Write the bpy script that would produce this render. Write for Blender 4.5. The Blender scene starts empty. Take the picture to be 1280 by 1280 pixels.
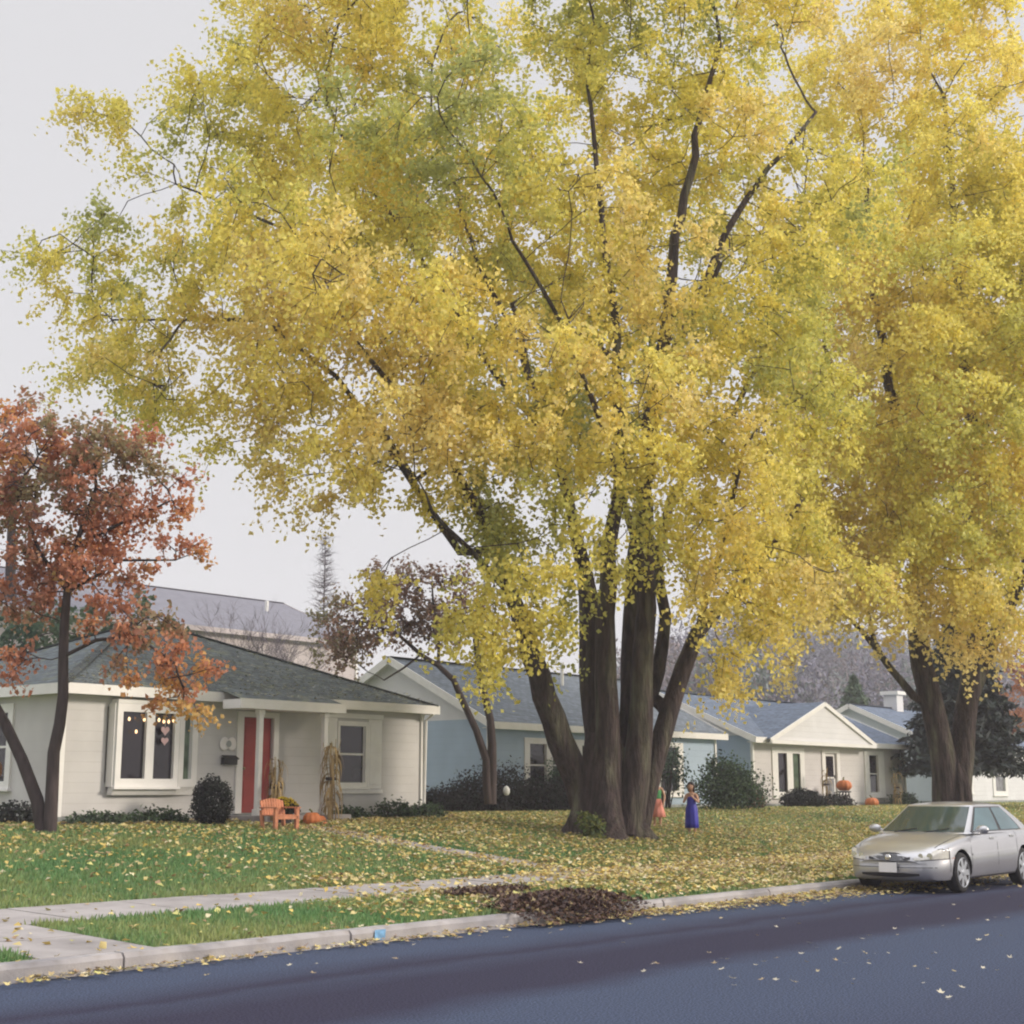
import bpy, bmesh, math, random
import numpy as np
from mathutils import Vector, Matrix, noise
from mathutils.kdtree import KDTree

random.seed(7)
rng = np.random.default_rng(11)
SC = bpy.context.scene
COL = SC.collection
R = math.radians
PI = math.pi

# ------------------------------------------------------------------ helpers
def tag(o, label=None, cat=None, group=None, kind=None):
    if label: o['label'] = label
    if cat: o['category'] = cat
    if group: o['group'] = group
    if kind: o['kind'] = kind
    return o

def thing(name, label, cat, loc=(0, 0, 0), rz=0.0, group=None):
    o = bpy.data.objects.new(name, None)
    COL.objects.link(o)
    o.location = loc
    o.rotation_euler = (0, 0, rz)
    o.empty_display_size = 0.2
    return tag(o, label, cat, group)

def link(name, me, mat=None, parent=None, smooth=False, loc=None):
    o = bpy.data.objects.new(name, me)
    COL.objects.link(o)
    if mat is not None:
        for m in (mat if isinstance(mat, (list, tuple)) else [mat]):
            me.materials.append(m)
    if parent is not None:
        o.parent = parent
    if loc is not None:
        o.location = loc
    if smooth:
        me.polygons.foreach_set('use_smooth', np.ones(len(me.polygons), dtype=bool))
    return o

class MB:
    def __init__(s):
        s.v = []; s.f = []; s.m = []; s.cur = 0
    def add(s, vs, fs):
        n = len(s.v)
        s.v.extend([tuple(p) for p in vs])
        for f in fs:
            s.f.append(tuple(i + n for i in f)); s.m.append(s.cur)
        return s
    def quad(s, a, b, c, d):
        return s.add([a, b, c, d], [(0, 1, 2, 3)])
    def poly(s, pts):
        return s.add(pts, [tuple(range(len(pts)))])
    def box(s, a, b):
        x0, y0, z0 = a; x1, y1, z1 = b
        return s.add([(x0,y0,z0),(x1,y0,z0),(x1,y1,z0),(x0,y1,z0),(x0,y0,z1),(x1,y0,z1),(x1,y1,z1),(x0,y1,z1)],
                     [(0,3,2,1),(4,5,6,7),(0,1,5,4),(1,2,6,5),(2,3,7,6),(3,0,4,7)])
    def bar(s, p, q, w, h, up=(0, 0, 1)):
        p = Vector(p); q = Vector(q); d = (q - p).normalized()
        u = Vector(up)
        sd = d.cross(u)
        if sd.length < 1e-4: sd = d.cross(Vector((1, 0, 0)))
        sd.normalize(); u = sd.cross(d)
        vs = []
        for c in (p, q):
            for a, b in ((-1,-1),(1,-1),(1,1),(-1,1)):
                vs.append(c + sd*a*w/2 + u*b*h/2)
        return s.add(vs, [(0,1,2,3),(7,6,5,4),(0,4,5,1),(1,5,6,2),(2,6,7,3),(3,7,4,0)])
    def tube(s, pts, rad, n=8, cap=True, wob=0.0):
        pts = [Vector(p) for p in pts]
        if not hasattr(rad, '__len__'): rad = [rad]*len(pts)
        base = len(s.v)
        ref = None
        for i, p in enumerate(pts):
            d = (pts[min(i+1, len(pts)-1)] - pts[max(i-1, 0)])
            if d.length < 1e-9: d = Vector((0, 0, 1))
            d.normalize()
            if ref is None:
                ref = d.orthogonal().normalized()
            ref = (ref - d*ref.dot(d))
            if ref.length < 1e-6: ref = d.orthogonal()
            ref.normalize()
            b = d.cross(ref)
            for k in range(n):
                a = 2*PI*k/n
                r = rad[i]
                if wob:
                    r *= 1 + wob*noise.noise(Vector((p.x*.7+math.cos(a)*2.1, p.y*.7+math.sin(a)*2.1, p.z*.45)))
                s.v.append(tuple(p + (ref*math.cos(a) + b*math.sin(a))*r))
        for i in range(len(pts)-1):
            for k in range(n):
                k2 = (k+1) % n
                s.f.append((base+i*n+k, base+i*n+k2, base+(i+1)*n+k2, base+(i+1)*n+k)); s.m.append(s.cur)
        if cap:
            s.f.append(tuple(base+k for k in reversed(range(n)))); s.m.append(s.cur)
            s.f.append(tuple(base+(len(pts)-1)*n+k for k in range(n))); s.m.append(s.cur)
        return s
    def lathe(s, prof, n=16, c=(0, 0, 0), axis='z', squash=(1, 1), lobes=0, lobe=0.0):
        base = len(s.v)
        for r, z in prof:
            for k in range(n):
                a = 2*PI*k/n
                rr = r*(1 + lobe*abs(math.cos(a*lobes/2)) - lobe) if lobes else r
                x, y = rr*math.cos(a)*squash[0], rr*math.sin(a)*squash[1]
                if axis == 'z': p = (c[0]+x, c[1]+y, c[2]+z)
                elif axis == 'y': p = (c[0]+x, c[1]+z, c[2]+y)
                else: p = (c[0]+z, c[1]+x, c[2]+y)
                s.v.append(p)
        for i in range(len(prof)-1):
            for k in range(n):
                k2 = (k+1) % n
                s.f.append((base+i*n+k, base+i*n+k2, base+(i+1)*n+k2, base+(i+1)*n+k)); s.m.append(s.cur)
        s.f.append(tuple(base+k for k in reversed(range(n)))); s.m.append(s.cur)
        s.f.append(tuple(base+(len(prof)-1)*n+k for k in range(n))); s.m.append(s.cur)
        return s
    def grid(s, P):
        nu = len(P); nv = len(P[0]); base = len(s.v)
        for row in P:
            s.v.extend([tuple(p) for p in row])
        for i in range(nu-1):
            for j in range(nv-1):
                s.f.append((base+i*nv+j, base+(i+1)*nv+j, base+(i+1)*nv+j+1, base+i*nv+j+1)); s.m.append(s.cur)
        return s
    def build(s, name, mat, parent=None, smooth=False, loc=None, bevel=0.0):
        me = bpy.data.meshes.new(name)
        me.from_pydata(s.v, [], s.f)
        if len(set(s.m)) > 1:
            me.polygons.foreach_set('material_index', s.m)
        me.update()
        o = link(name, me, mat, parent, smooth, loc)
        if bevel:
            b = o.modifiers.new('bevel', 'BEVEL'); b.width = bevel; b.segments = 2; b.limit_method = 'ANGLE'
        return o

def fast_mesh(name, V, F, col=None, fcol=None):
    """V (n,3), F (m,k) with one k for all faces; col (n,3) per vertex colour."""
    me = bpy.data.meshes.new(name)
    V = np.asarray(V, dtype=np.float32); F = np.asarray(F, dtype=np.int32)
    me.vertices.add(len(V)); me.vertices.foreach_set('co', V.ravel())
    m, k = F.shape
    me.loops.add(m*k); me.loops.foreach_set('vertex_index', F.ravel())
    me.polygons.add(m)
    me.polygons.foreach_set('loop_start', np.arange(0, m*k, k, dtype=np.int32))
    me.polygons.foreach_set('loop_total', np.full(m, k, dtype=np.int32))
    me.update(calc_edges=True)
    if col is not None:
        a = me.color_attributes.new('Col', 'FLOAT_COLOR', 'POINT')
        c4 = np.ones((len(V), 4), dtype=np.float32); c4[:, :3] = col
        a.data.foreach_set('color', c4.ravel())
    return me

def leaf_arrays(C, L, W, cols, up=0.5, droop=0.4, out=None, fold=0.18):
    """folded diamond leaves at centres C; returns V, F, colours."""
    n = len(C)
    nr = rng.normal(size=(n, 3)); nr[:, 2] += up
    if out is not None: nr += out*0.6
    nr /= np.linalg.norm(nr, axis=1)[:, None]
    a = rng.normal(size=(n, 3)); a[:, 2] -= droop
    a -= nr*np.sum(a*nr, axis=1)[:, None]
    a /= np.linalg.norm(a, axis=1)[:, None] + 1e-9
    b = np.cross(nr, a)
    L = np.broadcast_to(L, n)[:, None]; W = np.broadcast_to(W, n)[:, None]
    V = np.empty((n, 4, 3))
    V[:, 0] = C - a*L*.5
    V[:, 1] = C + b*W*.5 + nr*W*fold + a*L*.08
    V[:, 2] = C + a*L*.5
    V[:, 3] = C - b*W*.5 + nr*W*fold + a*L*.08
    i = np.arange(n)*4
    F = np.empty((n, 2, 3), dtype=np.int32)
    F[:, 0] = np.stack([i, i+1, i+2], 1); F[:, 1] = np.stack([i, i+2, i+3], 1)
    return V.reshape(-1, 3), F.reshape(-1, 3), np.repeat(cols, 4, axis=0)

# ------------------------------------------------------------------ materials
def new_mat(name):
    m = bpy.data.materials.new(name); m.use_nodes = True
    nt = m.node_tree
    for n in list(nt.nodes): nt.nodes.remove(n)
    return m, nt, nt.nodes, nt.links

def pm(name, col, rough=0.8, var=0.12, scale=4.0, col2=None, thr=(0.45, 0.6), bump=0.0, bscale=40.0, metal=0.0, coat=0.0, spec=0.5,
       siding=0.0, shingle=False, stretch=None, scale2=None, emit=None, estr=0.0):
    m, nt, N, K = new_mat(name)
    out = N.new('ShaderNodeOutputMaterial'); b = N.new('ShaderNodeBsdfPrincipled')
    K.new(b.outputs[0], out.inputs[0])
    tc = N.new('ShaderNodeTexCoord'); vec = tc.outputs['Object']
    if stretch:
        mp = N.new('ShaderNodeMapping'); mp.inputs['Scale'].default_value = stretch
        K.new(vec, mp.inputs[0]); vec = mp.outputs[0]
    n1 = N.new('ShaderNodeTexNoise'); n1.inputs['Scale'].default_value = scale; n1.inputs['Detail'].default_value = 6
    K.new(vec, n1.inputs['Vector'])
    mr = N.new('ShaderNodeMapRange'); mr.inputs[1].default_value = .3; mr.inputs[2].default_value = .7
    mr.inputs[3].default_value = 1-var; mr.inputs[4].default_value = 1+var
    K.new(n1.outputs['Fac'], mr.inputs[0])
    base = N.new('ShaderNodeRGB'); base.outputs[0].default_value = (*col, 1)
    cur = base.outputs[0]
    if col2 is not None:
        n2 = N.new('ShaderNodeTexNoise'); n2.inputs['Scale'].default_value = scale2 or scale*.35; n2.inputs['Detail'].default_value = 5
        K.new(vec, n2.inputs['Vector'])
        m2 = N.new('ShaderNodeMapRange'); m2.inputs[1].default_value = thr[0]; m2.inputs[2].default_value = thr[1]
        K.new(n2.outputs['Fac'], m2.inputs[0])
        mx = N.new('ShaderNodeMix'); mx.data_type = 'RGBA'
        K.new(m2.outputs[0], mx.inputs['Factor']); K.new(cur, mx.inputs['A']); mx.inputs['B'].default_value = (*col2, 1)
        cur = mx.outputs['Result']
    height = None
    if shingle:
        br = N.new('ShaderNodeTexBrick')
        br.inputs['Scale'].default_value = 1.0
        br.inputs['Brick Width'].default_value = .32; br.inputs['Row Height'].default_value = .16
        br.inputs['Mortar Size'].default_value = .012
        br.inputs['Color1'].default_value = (1.18, 1.18, 1.2, 1); br.inputs['Color2'].default_value = (.78, .8, .82, 1)
        br.inputs['Mortar'].default_value = (.5, .5, .5, 1)
        K.new(tc.outputs['UV'], br.inputs['Vector'])
        mm = N.new('ShaderNodeMix'); mm.data_type = 'RGBA'; mm.blend_type = 'MULTIPLY'; mm.inputs['Factor'].default_value = 1
        K.new(cur, mm.inputs['A']); K.new(br.outputs['Color'], mm.inputs['B']); cur = mm.outputs['Result']
    hm = N.new('ShaderNodeMix'); hm.data_type = 'RGBA'; hm.blend_type = 'MULTIPLY'; hm.inputs['Factor'].default_value = 1
    K.new(cur, hm.inputs['A']); K.new(mr.outputs[0], hm.inputs['B'])
    K.new(hm.outputs['Result'], b.inputs['Base Color'])
    b.inputs['Roughness'].default_value = rough; b.inputs['Metallic'].default_value = metal
    b.inputs['Coat Weight'].default_value = coat; b.inputs['Specular IOR Level'].default_value = spec
    nrm = None
    if siding:
        sx = N.new('ShaderNodeSeparateXYZ'); K.new(tc.outputs['Object'], sx.inputs[0])
        dv = N.new('ShaderNodeMath'); dv.operation = 'DIVIDE'; K.new(sx.outputs['Z'], dv.inputs[0]); dv.inputs[1].default_value = siding
        fr = N.new('ShaderNodeMath'); fr.operation = 'FRACT'; K.new(dv.outputs[0], fr.inputs[0])
        iv = N.new('ShaderNodeMath'); iv.operation = 'SUBTRACT'; iv.inputs[0].default_value = 1; K.new(fr.outputs[0], iv.inputs[1])
        bp = N.new('ShaderNodeBump'); bp.inputs['Strength'].default_value = .55; bp.inputs['Distance'].default_value = .015
        K.new(iv.outputs[0], bp.inputs['Height']); nrm = bp.outputs[0]
    if bump:
        n3 = N.new('ShaderNodeTexNoise'); n3.inputs['Scale'].default_value = bscale; n3.inputs['Detail'].default_value = 8
        K.new(vec, n3.inputs['Vector'])
        bp = N.new('ShaderNodeBump'); bp.inputs['Strength'].default_value = .8; bp.inputs['Distance'].default_value = bump
        K.new(n3.outputs['Fac'], bp.inputs['Height'])
        if nrm is not None: K.new(nrm, bp.inputs['Normal'])
        nrm = bp.outputs[0]
    if nrm is not None: K.new(nrm, b.inputs['Normal'])
    if emit:
        b.inputs['Emission Color'].default_value = (*emit, 1); b.inputs['Emission Strength'].default_value = estr
    return m

def leaf_mat(name, trans=0.35, rough=0.6, gloss=0.05):
    m, nt, N, K = new_mat(name)
    out = N.new('ShaderNodeOutputMaterial')
    at = N.new('ShaderNodeAttribute'); at.attribute_name = 'Col'
    d = N.new('ShaderNodeBsdfDiffuse'); t = N.new('ShaderNodeBsdfTranslucent')
    K.new(at.outputs['Color'], d.inputs[0]); K.new(at.outputs['Color'], t.inputs[0])
    mx = N.new('ShaderNodeMixShader'); mx.inputs[0].default_value = trans
    K.new(d.outputs[0], mx.inputs[1]); K.new(t.outputs[0], mx.inputs[2])
    g = N.new('ShaderNodeBsdfGlossy'); g.inputs['Roughness'].default_value = rough; g.inputs[0].default_value = (.8, .8, .8, 1)
    m2 = N.new('ShaderNodeMixShader'); m2.inputs[0].default_value = gloss
    K.new(mx.outputs[0], m2.inputs[1]); K.new(g.outputs[0], m2.inputs[2])
    K.new(m2.outputs[0], out.inputs[0])
    return m

M = {}
M['leaf'] = leaf_mat('leaf', .48, gloss=.03)
M['needle'] = leaf_mat('needle', .1)
M['dry_leaf'] = leaf_mat('dry_leaf', .15)
M['bark'] = pm('maple_bark', (.060, .043, .042), .95, .55, 4.2, col2=(.125, .12, .085), thr=(.5, .66), bump=.2, bscale=9, stretch=(2, 2, .42), scale2=1.2)
M['bark_dark'] = pm('dark_bark', (.06, .045, .045), .95, .3, 8, bump=.02, bscale=20, stretch=(1.5, 1.5, .3))
M['bark_far'] = pm('grey_twigs', (.16, .14, .16), .95, .2, 2)
M['siding_beige'] = pm('beige_siding', (.55, .54, .53), .7, .09, 1.1, siding=.2)
M['siding_blue'] = pm('blue_siding', (.38, .48, .60), .7, .06, 1.5, siding=.2)
M['siding_gable'] = pm('white_gable_siding', (.68, .68, .70), .7, .05, 1.5, siding=.2)
M['siding_white'] = pm('pale_grey_siding', (.60, .58, .58), .7, .05, 1.5, siding=.2)
M['siding_far'] = pm('shade_blue_siding', (.56, .62, .68), .7, .05, 1.5, siding=.2)  # bluish shade of the far house's left side put into the siding colour
M['trim'] = pm('white_trim', (.80, .79, .77), .5, .05, 3)
M['foundation'] = pm('concrete_block', (.33, .35, .35), .9, .2, 5, bump=.01, bscale=30)
M['roof_green'] = pm('mossy_shingles', (.125, .15, .165), .95, .35, 7, col2=(.20, .22, .16), thr=(.52, .72), shingle=True, scale2=3.2)
M['roof_blue'] = pm('blue_grey_shingles', (.15, .175, .205), .95, .25, 7, shingle=True)
M['roof_slate'] = pm('slate_blue_shingles', (.135, .17, .23), .95, .2, 7, shingle=True)
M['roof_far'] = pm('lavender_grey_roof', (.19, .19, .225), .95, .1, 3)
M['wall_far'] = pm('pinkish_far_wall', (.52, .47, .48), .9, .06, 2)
M['glass'] = pm('dark_window_glass', (.022, .018, .024), .04, .3, 1.2, spec=.5)
M['glass_pale'] = pm('curtained_window_glass', (.20, .20, .21), .08, .5, 3.0, spec=.5)
M['glass_green'] = pm('side_window_glass', (.10, .14, .10), .06, .5, 3.0, spec=.5)
M['door_red'] = pm('red_door_paint', (.34, .04, .035), .5, .1, 3)
M['black'] = pm('black_metal', (.02, .02, .022), .5, .2, 5)
M['brass'] = pm('door_handle_metal', (.35, .28, .16), .35, .1, 5, metal=1)
M['orange_paint'] = pm('orange_paint', (.48, .19, .10), .75, .25, 6)
M['pumpkin'] = pm('pumpkin_skin', (.56, .17, .05), .6, .15, 5)
M['stem_green'] = pm('pumpkin_stem', (.14, .15, .06), .9, .2, 9)
M['straw'] = pm('dry_corn_straw', (.38, .27, .13), .9, .3, 6)
M['pot'] = pm('dark_plastic_pot', (.03, .028, .03), .5, .1, 5)
M['soil'] = pm('dark_mulch', (.06, .045, .042), 1, .4, 5, bump=.04, bscale=18)
M['skin'] = pm('skin', (.58, .34, .24), .55, .05, 8)
M['hair'] = pm('dark_hair', (.018, .012, .012), .5, .3, 30)
M['dress_blue'] = pm('royal_blue_cloth', (.022, .022, .36), .6, .15, 6)
M['dress_coral'] = pm('coral_cloth', (.72, .27, .21), .7, .1, 6)
M['cloth_green'] = pm('green_cloth', (.08, .30, .11), .8, .1, 6)
M['white_plastic'] = pm('white_plastic', (.75, .75, .74), .5, .05, 5)
M['plaque'] = pm('white_enamel', (.82, .80, .78), .5, .03, 5)
M['heart'] = pm('pink_paper', (.62, .42, .42), .7, .05, 5)
M['bulb'] = pm('lit_bulb', (.9, .6, .3), .4, 0, 5, emit=(1.0, .66, .36), estr=1.2)
M['lamp_orange'] = pm('lit_orange_lantern', (.8, .4, .1), .4, 0, 5, emit=(1.0, .42, .1), estr=.45)
M['concrete'] = pm('pavement_concrete', (.36, .335, .33), .9, .16, 2.2, col2=(.27, .25, .245), thr=(.5, .7), bump=.004, bscale=60)
M['kerb'] = pm('kerb_concrete', (.36, .34, .34), .9, .16, 3, col2=(.25, .24, .25), thr=(.5, .65), bump=.006, bscale=40)
M['paint_blue'] = pm('blue_marker_paint', (.16, .33, .52), .8, .3, 20)
# car
M['car_paint'] = pm('silver_car_paint', (.50, .50, .52), .28, .03, 2, metal=.6, coat=.6)
M['car_glass'] = pm('tinted_car_glass', (.035, .06, .06), .05, .2, 1.5)
M['car_glass_side'] = pm('pale_car_side_glass', (.10, .16, .18), .04, .2, 1.5)
M['tyre'] = pm('tyre_rubber', (.018, .017, .018), .85, .1, 20)
M['rim'] = pm('alloy_rim', (.58, .60, .63), .35, .05, 5, metal=.7)
M['headlight'] = pm('headlight_lens', (.62, .60, .55), .12, .12, 14, coat=.8)
M['dark_plastic'] = pm('dark_grille_plastic', (.02, .02, .024), .5, .1, 20)
M['chrome'] = pm('chrome_strip', (.7, .7, .7), .2, .02, 5, metal=1)

def asphalt():
    m, nt, N, K = new_mat('asphalt')
    out = N.new('ShaderNodeOutputMaterial'); b = N.new('ShaderNodeBsdfPrincipled'); K.new(b.outputs[0], out.inputs[0])
    tc = N.new('ShaderNodeTexCoord')
    sx = N.new('ShaderNodeSeparateXYZ'); K.new(tc.outputs['Object'], sx.inputs[0])
    nz = N.new('ShaderNodeTexNoise'); nz.inputs['Scale'].default_value = .45; nz.inputs['Detail'].default_value = 9; nz.inputs['Roughness'].default_value = .65
    K.new(tc.outputs['Object'], nz.inputs['Vector'])
    ad = N.new('ShaderNodeMath'); ad.operation = 'MULTIPLY_ADD'; ad.inputs[1].default_value = 1.1
    K.new(nz.outputs['Fac'], ad.inputs[0]); K.new(sx.outputs['Y'], ad.inputs[2])
    # worn wheel tracks and the oily strip run along the road
    rp = N.new('ShaderNodeValToRGB')
    mr = N.new('ShaderNodeMapRange'); mr.inputs[1].default_value = 2; mr.inputs[2].default_value = 13
    K.new(ad.outputs[0], mr.inputs[0]); K.new(mr.outputs[0], rp.inputs[0])
    E = rp.color_ramp.elements
    lite = (.050, .065, .108, 1); dark = (.029, .028, .052, 1); mid = (.039, .045, .077, 1)
    def pos(y): return (y + .55 - 2)/11
    stops = [(3.0, mid), (6.0, lite), (7.55, lite), (8.15, dark), (9.2, dark), (9.75, mid), (10.0, dark), (10.25, mid), (10.8, lite), (12, lite)]
    E[0].position = pos(stops[0][0]); E[0].color = stops[0][1]
    E[1].position = pos(stops[-1][0]); E[1].color = stops[-1][1]
    for y, c in stops[1:-1]:
        e = E.new(pos(y)); e.color = c
    n2 = N.new('ShaderNodeTexNoise'); n2.inputs['Scale'].default_value = 55; n2.inputs['Detail'].default_value = 4
    K.new(tc.outputs['Object'], n2.inputs['Vector'])
    m2 = N.new('ShaderNodeMapRange'); m2.inputs[1].default_value = .3; m2.inputs[2].default_value = .7; m2.inputs[3].default_value = .3; m2.inputs[4].default_value = 1.8
    K.new(n2.outputs['Fac'], m2.inputs[0])
    hm = N.new('ShaderNodeMix'); hm.data_type = 'RGBA'; hm.blend_type = 'MULTIPLY'; hm.inputs['Factor'].default_value = 1
    K.new(rp.outputs[0], hm.inputs['A']); K.new(m2.outputs[0], hm.inputs['B'])
    # tar-sealed cracks
    vo = N.new('ShaderNodeTexVoronoi'); vo.feature = 'DISTANCE_TO_EDGE'; vo.inputs['Scale'].default_value = .33
    wn = N.new('ShaderNodeMixRGB'); wn.blend_type = 'ADD'; wn.inputs[0].default_value = .35
    K.new(tc.outputs['Object'], wn.inputs[1])
    n4 = N.new('ShaderNodeTexNoise'); n4.inputs['Scale'].default_value = 1.6; n4.inputs['Detail'].default_value = 6
    K.new(tc.outputs['Object'], n4.inputs['Vector']); K.new(n4.outputs['Color'], wn.inputs[2])
    K.new(wn.outputs[0], vo.inputs['Vector'])
    m3 = N.new('ShaderNodeMapRange'); m3.inputs[1].default_value = 0; m3.inputs[2].default_value = .012; m3.inputs[3].default_value = .7; m3.inputs[4].default_value = 1
    K.new(vo.outputs['Distance'], m3.inputs[0])
    h2 = N.new('ShaderNodeMix'); h2.data_type = 'RGBA'; h2.blend_type = 'MULTIPLY'; h2.inputs['Factor'].default_value = 1
    K.new(hm.outputs['Result'], h2.inputs['A']); K.new(m3.outputs[0], h2.inputs['B'])
    K.new(hm.outputs['Result'], b.inputs['Base Color'])
    b.inputs['Roughness'].default_value = .9; b.inputs['Specular IOR Level'].default_value = .15
    bp = N.new('ShaderNodeBump'); bp.inputs['Distance'].default_value = .006; bp.inputs['Strength'].default_value = .7
    K.new(n2.outputs['Fac'], bp.inputs['Height']); K.new(bp.outputs[0], b.inputs['Normal'])
    return m
M['asphalt'] = asphalt()
M['lawn'] = pm('lawn_soil', (.16, .22, .10), 1, .35, 1.4, col2=(.16, .15, .06), thr=(.46, .66), bump=.03, bscale=14, scale2=.5)

# ------------------------------------------------------------------ ground
KERB = 11.75
PROF = [(KERB+.15, .145), (14.2, .23), (15.85, .27), (19.5, .62), (22.2, .9), (24.8, 1.0), (60, 1.2), (75, 3.5), (110, 15), (170, 30), (300, 40), (700, 45)]
def g(y):
    if y <= KERB+.15: return .145
    for (a, b), (c, d) in zip(PROF, PROF[1:]):
        if y <= c: return b + (d-b)*(y-a)/(c-a)
    return PROF[-1][1]
GY = np.array([p[0] for p in PROF]); GZ = np.array([p[1] for p in PROF])
def gz(y): return np.interp(y, GY, GZ)

def gh(x, y):
    # the wooded hill rises only down the street; behind the near houses the land stays low
    z = g(y)
    if y <= 60: return z
    t = min(1, max(0, (x/y-1.15)/.55)); t = t*t*(3-2*t)
    return 1.2 + (z-1.2)*t
mb = MB()
ys = [KERB+.15, 13, 14.2, 15, 15.85, 17, 18.2, 19.5, 20.8, 22.2, 23.5, 24.8, 30, 40, 60, 110, 140, 170, 220, 300, 450, 700]
xs = [-700, -300, -100, -40, -20, 0, 10, 20, 30, 40, 50, 60, 70, 80, 90, 100, 110, 120, 135, 150, 165, 180, 200, 230, 260, 320, 400, 500, 700, 1200]
mb.grid([[(x, y, gh(x, y)) for y in ys] for x in xs])
tag(mb.build('lawn', M['lawn'], smooth=False), kind='structure')
mb = MB()
mb.grid([[(x, y, z) for y, z in ((-700, .1), (2.3, .1), (2.3, -.02), (KERB+.02, -.02))] for x in (-700, 1200)])
tag(mb.build('ground', M['lawn']), kind='structure')
mb = MB(); mb.grid([[(x, y, .0) for y in (2.3, 6, 9, KERB)] for x in (-700, -50, 0, 20, 40, 80, 200, 1200)])
tag(mb.build('road', M['asphalt']), kind='structure')
# kerb: cast sections with joints, a broken one and the dropped stretch
mb = MB()
x = -30.0
while x < 130:
    L = 3.0 + rng.uniform(-.2, .2)
    dz = rng.uniform(-.008, .008); dy = rng.uniform(-.012, .012)
    x2 = x + L - .025
    secy = [(KERB-.005, -.05), (KERB-.005, .11), (KERB+.025, .15), (KERB+.17, .155), (KERB+.17, 0)]
    nn = 7
    P = []
    for i in range(nn):
        t = i/(nn-1)
        P.append([(x+(x2-x)*t, yy+dy+rng.uniform(-.006, .006), zz+dz+rng.uniform(-.004, .004)) for yy, zz in secy])
    mb.grid(P)
    mb.poly(P[0]); mb.poly(P[-1])
    x += L
tag(mb.build('kerb', M['kerb']), kind='structure')
mb = MB(); mb.quad((11.62, KERB-.03, .03), (11.78, KERB-.03, .03), (11.80, KERB-.02, .14), (11.63, KERB-.02, .14))
tag(mb.build('painted_kerb_mark', M['paint_blue']), kind='structure')

def strip(name, x0, x1, y0, y1, mat, lift=.012, joint=1.5, along='x', edge=.0):
    """paving slabs following the ground"""
    mb = MB()
    a0, a1 = (x0, x1) if along == 'x' else (y0, y1)
    a = a0
    while a < a1 - .05:
        b = min(a + joint, a1) - .018
        dz = rng.uniform(-.004, .006) + lift
        if along == 'x':
            mb.box((a, y0, 0), (b, y1, 0))
            vs = [(a, y0), (b, y0), (b, y1), (a, y1)]
        else:
            mb.box((x0, a, 0), (x1, b, 0))
            vs = [(x0, a), (x1, a), (x1, b), (x0, b)]
        for i in range(8):
            vx, vy = vs[i % 4]
            mb.v[-8+i] = (vx, vy, g(vy) + dz - (.08 if i < 4 else 0))
        a += joint
    return tag(mb.build(name, mat), kind='structure')
strip('sidewalk', -40, 110, 14.22, 15.83, M['concrete'], joint=1.55)
strip('carriage_walk', 7.6, 8.85, KERB+.18, 14.2, M['concrete'], along='y', joint=1.2)
strip('front_path', 19.75, 20.7, 15.86, 23.7, M['concrete'], along='y', joint=1.0)

# ------------------------------------------------------------------ grass blades and fallen leaves (uncountable)
def vnoise(X, Y, s, seed=0):
    return np.array([noise.noise(Vector((a*s+seed, b*s-seed*.7, seed*1.3))) for a, b in zip(X, Y)])

def blades(name, n, xr, yr, hgt, keep):
    X = rng.uniform(*xr, n); Y = rng.uniform(*yr, n)
    k = keep(X, Y); X = X[k]; Y = Y[k]; n = len(X)
    Z = gz(Y)
    h = rng.uniform(.6, 1.3, n)*hgt; w = rng.uniform(.012, .022, n)
    a = rng.uniform(0, 2*PI, n); lx = rng.normal(0, .35, n)*h; ly = rng.normal(0, .35, n)*h
    V = np.empty((n, 3, 3))
    V[:, 0] = np.stack([X-np.cos(a)*w, Y-np.sin(a)*w, Z-.005], 1)
    V[:, 1] = np.stack([X+np.cos(a)*w, Y+np.sin(a)*w, Z-.005], 1)
    V[:, 2] = np.stack([X+lx, Y+ly, Z+h], 1)
    nz = vnoise(X, Y, .55, 3) + .5*vnoise(X, Y, 2.1, 9) + rng.normal(0, .22, n)
    t = np.clip(nz*.9+.38 + np.clip((X-21)/40, 0, .3), 0, 1)[:, None]
    c = (1-t)*np.array([.15, .30, .115]) + t*np.array([.34, .38, .15])
    c *= rng.uniform(.75, 1.25, n)[:, None]
    F = np.arange(n*3, dtype=np.int32).reshape(-1, 3)
    me = fast_mesh(name, V.reshape(-1, 3), F, np.repeat(c, 3, axis=0))
    return tag(link(name, me, M['leaf']), 'short green lawn grass between the houses and the kerb', 'grass', kind='stuff')
def paved(X, Y):
    return ((Y > 14.2) & (Y < 15.85)) | ((X > 7.6) & (X < 8.85) & (Y < 14.25)) | ((X > 19.75) & (X < 20.7) & (Y > 15.8) & (Y < 23.8))
def on_grass(X, Y):
    pile = ((((X-15.35)/1.2)**2 + ((Y-12.0)/.5)**2) < 1) | ((((X-15.5)/.95)**2 + ((Y-13.55)/.36)**2) < 1)
    bed = (Y > 23.9+.25*np.sin(X*2.1)) & (X > 15.5) & (X < 27)
    return ~paved(X, Y) & ~(pile & (rng.uniform(size=len(X)) < .8)) & ~bed
blades('grass', 200000, (5, 30), (KERB+.2, 24.8), .075, on_grass)
far = blades('distant_grass', 60000, (28, 75), (KERB+.2, 28), .11, on_grass)
far['label'] = 'thin yellowish lawn grass further down the street'

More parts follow.
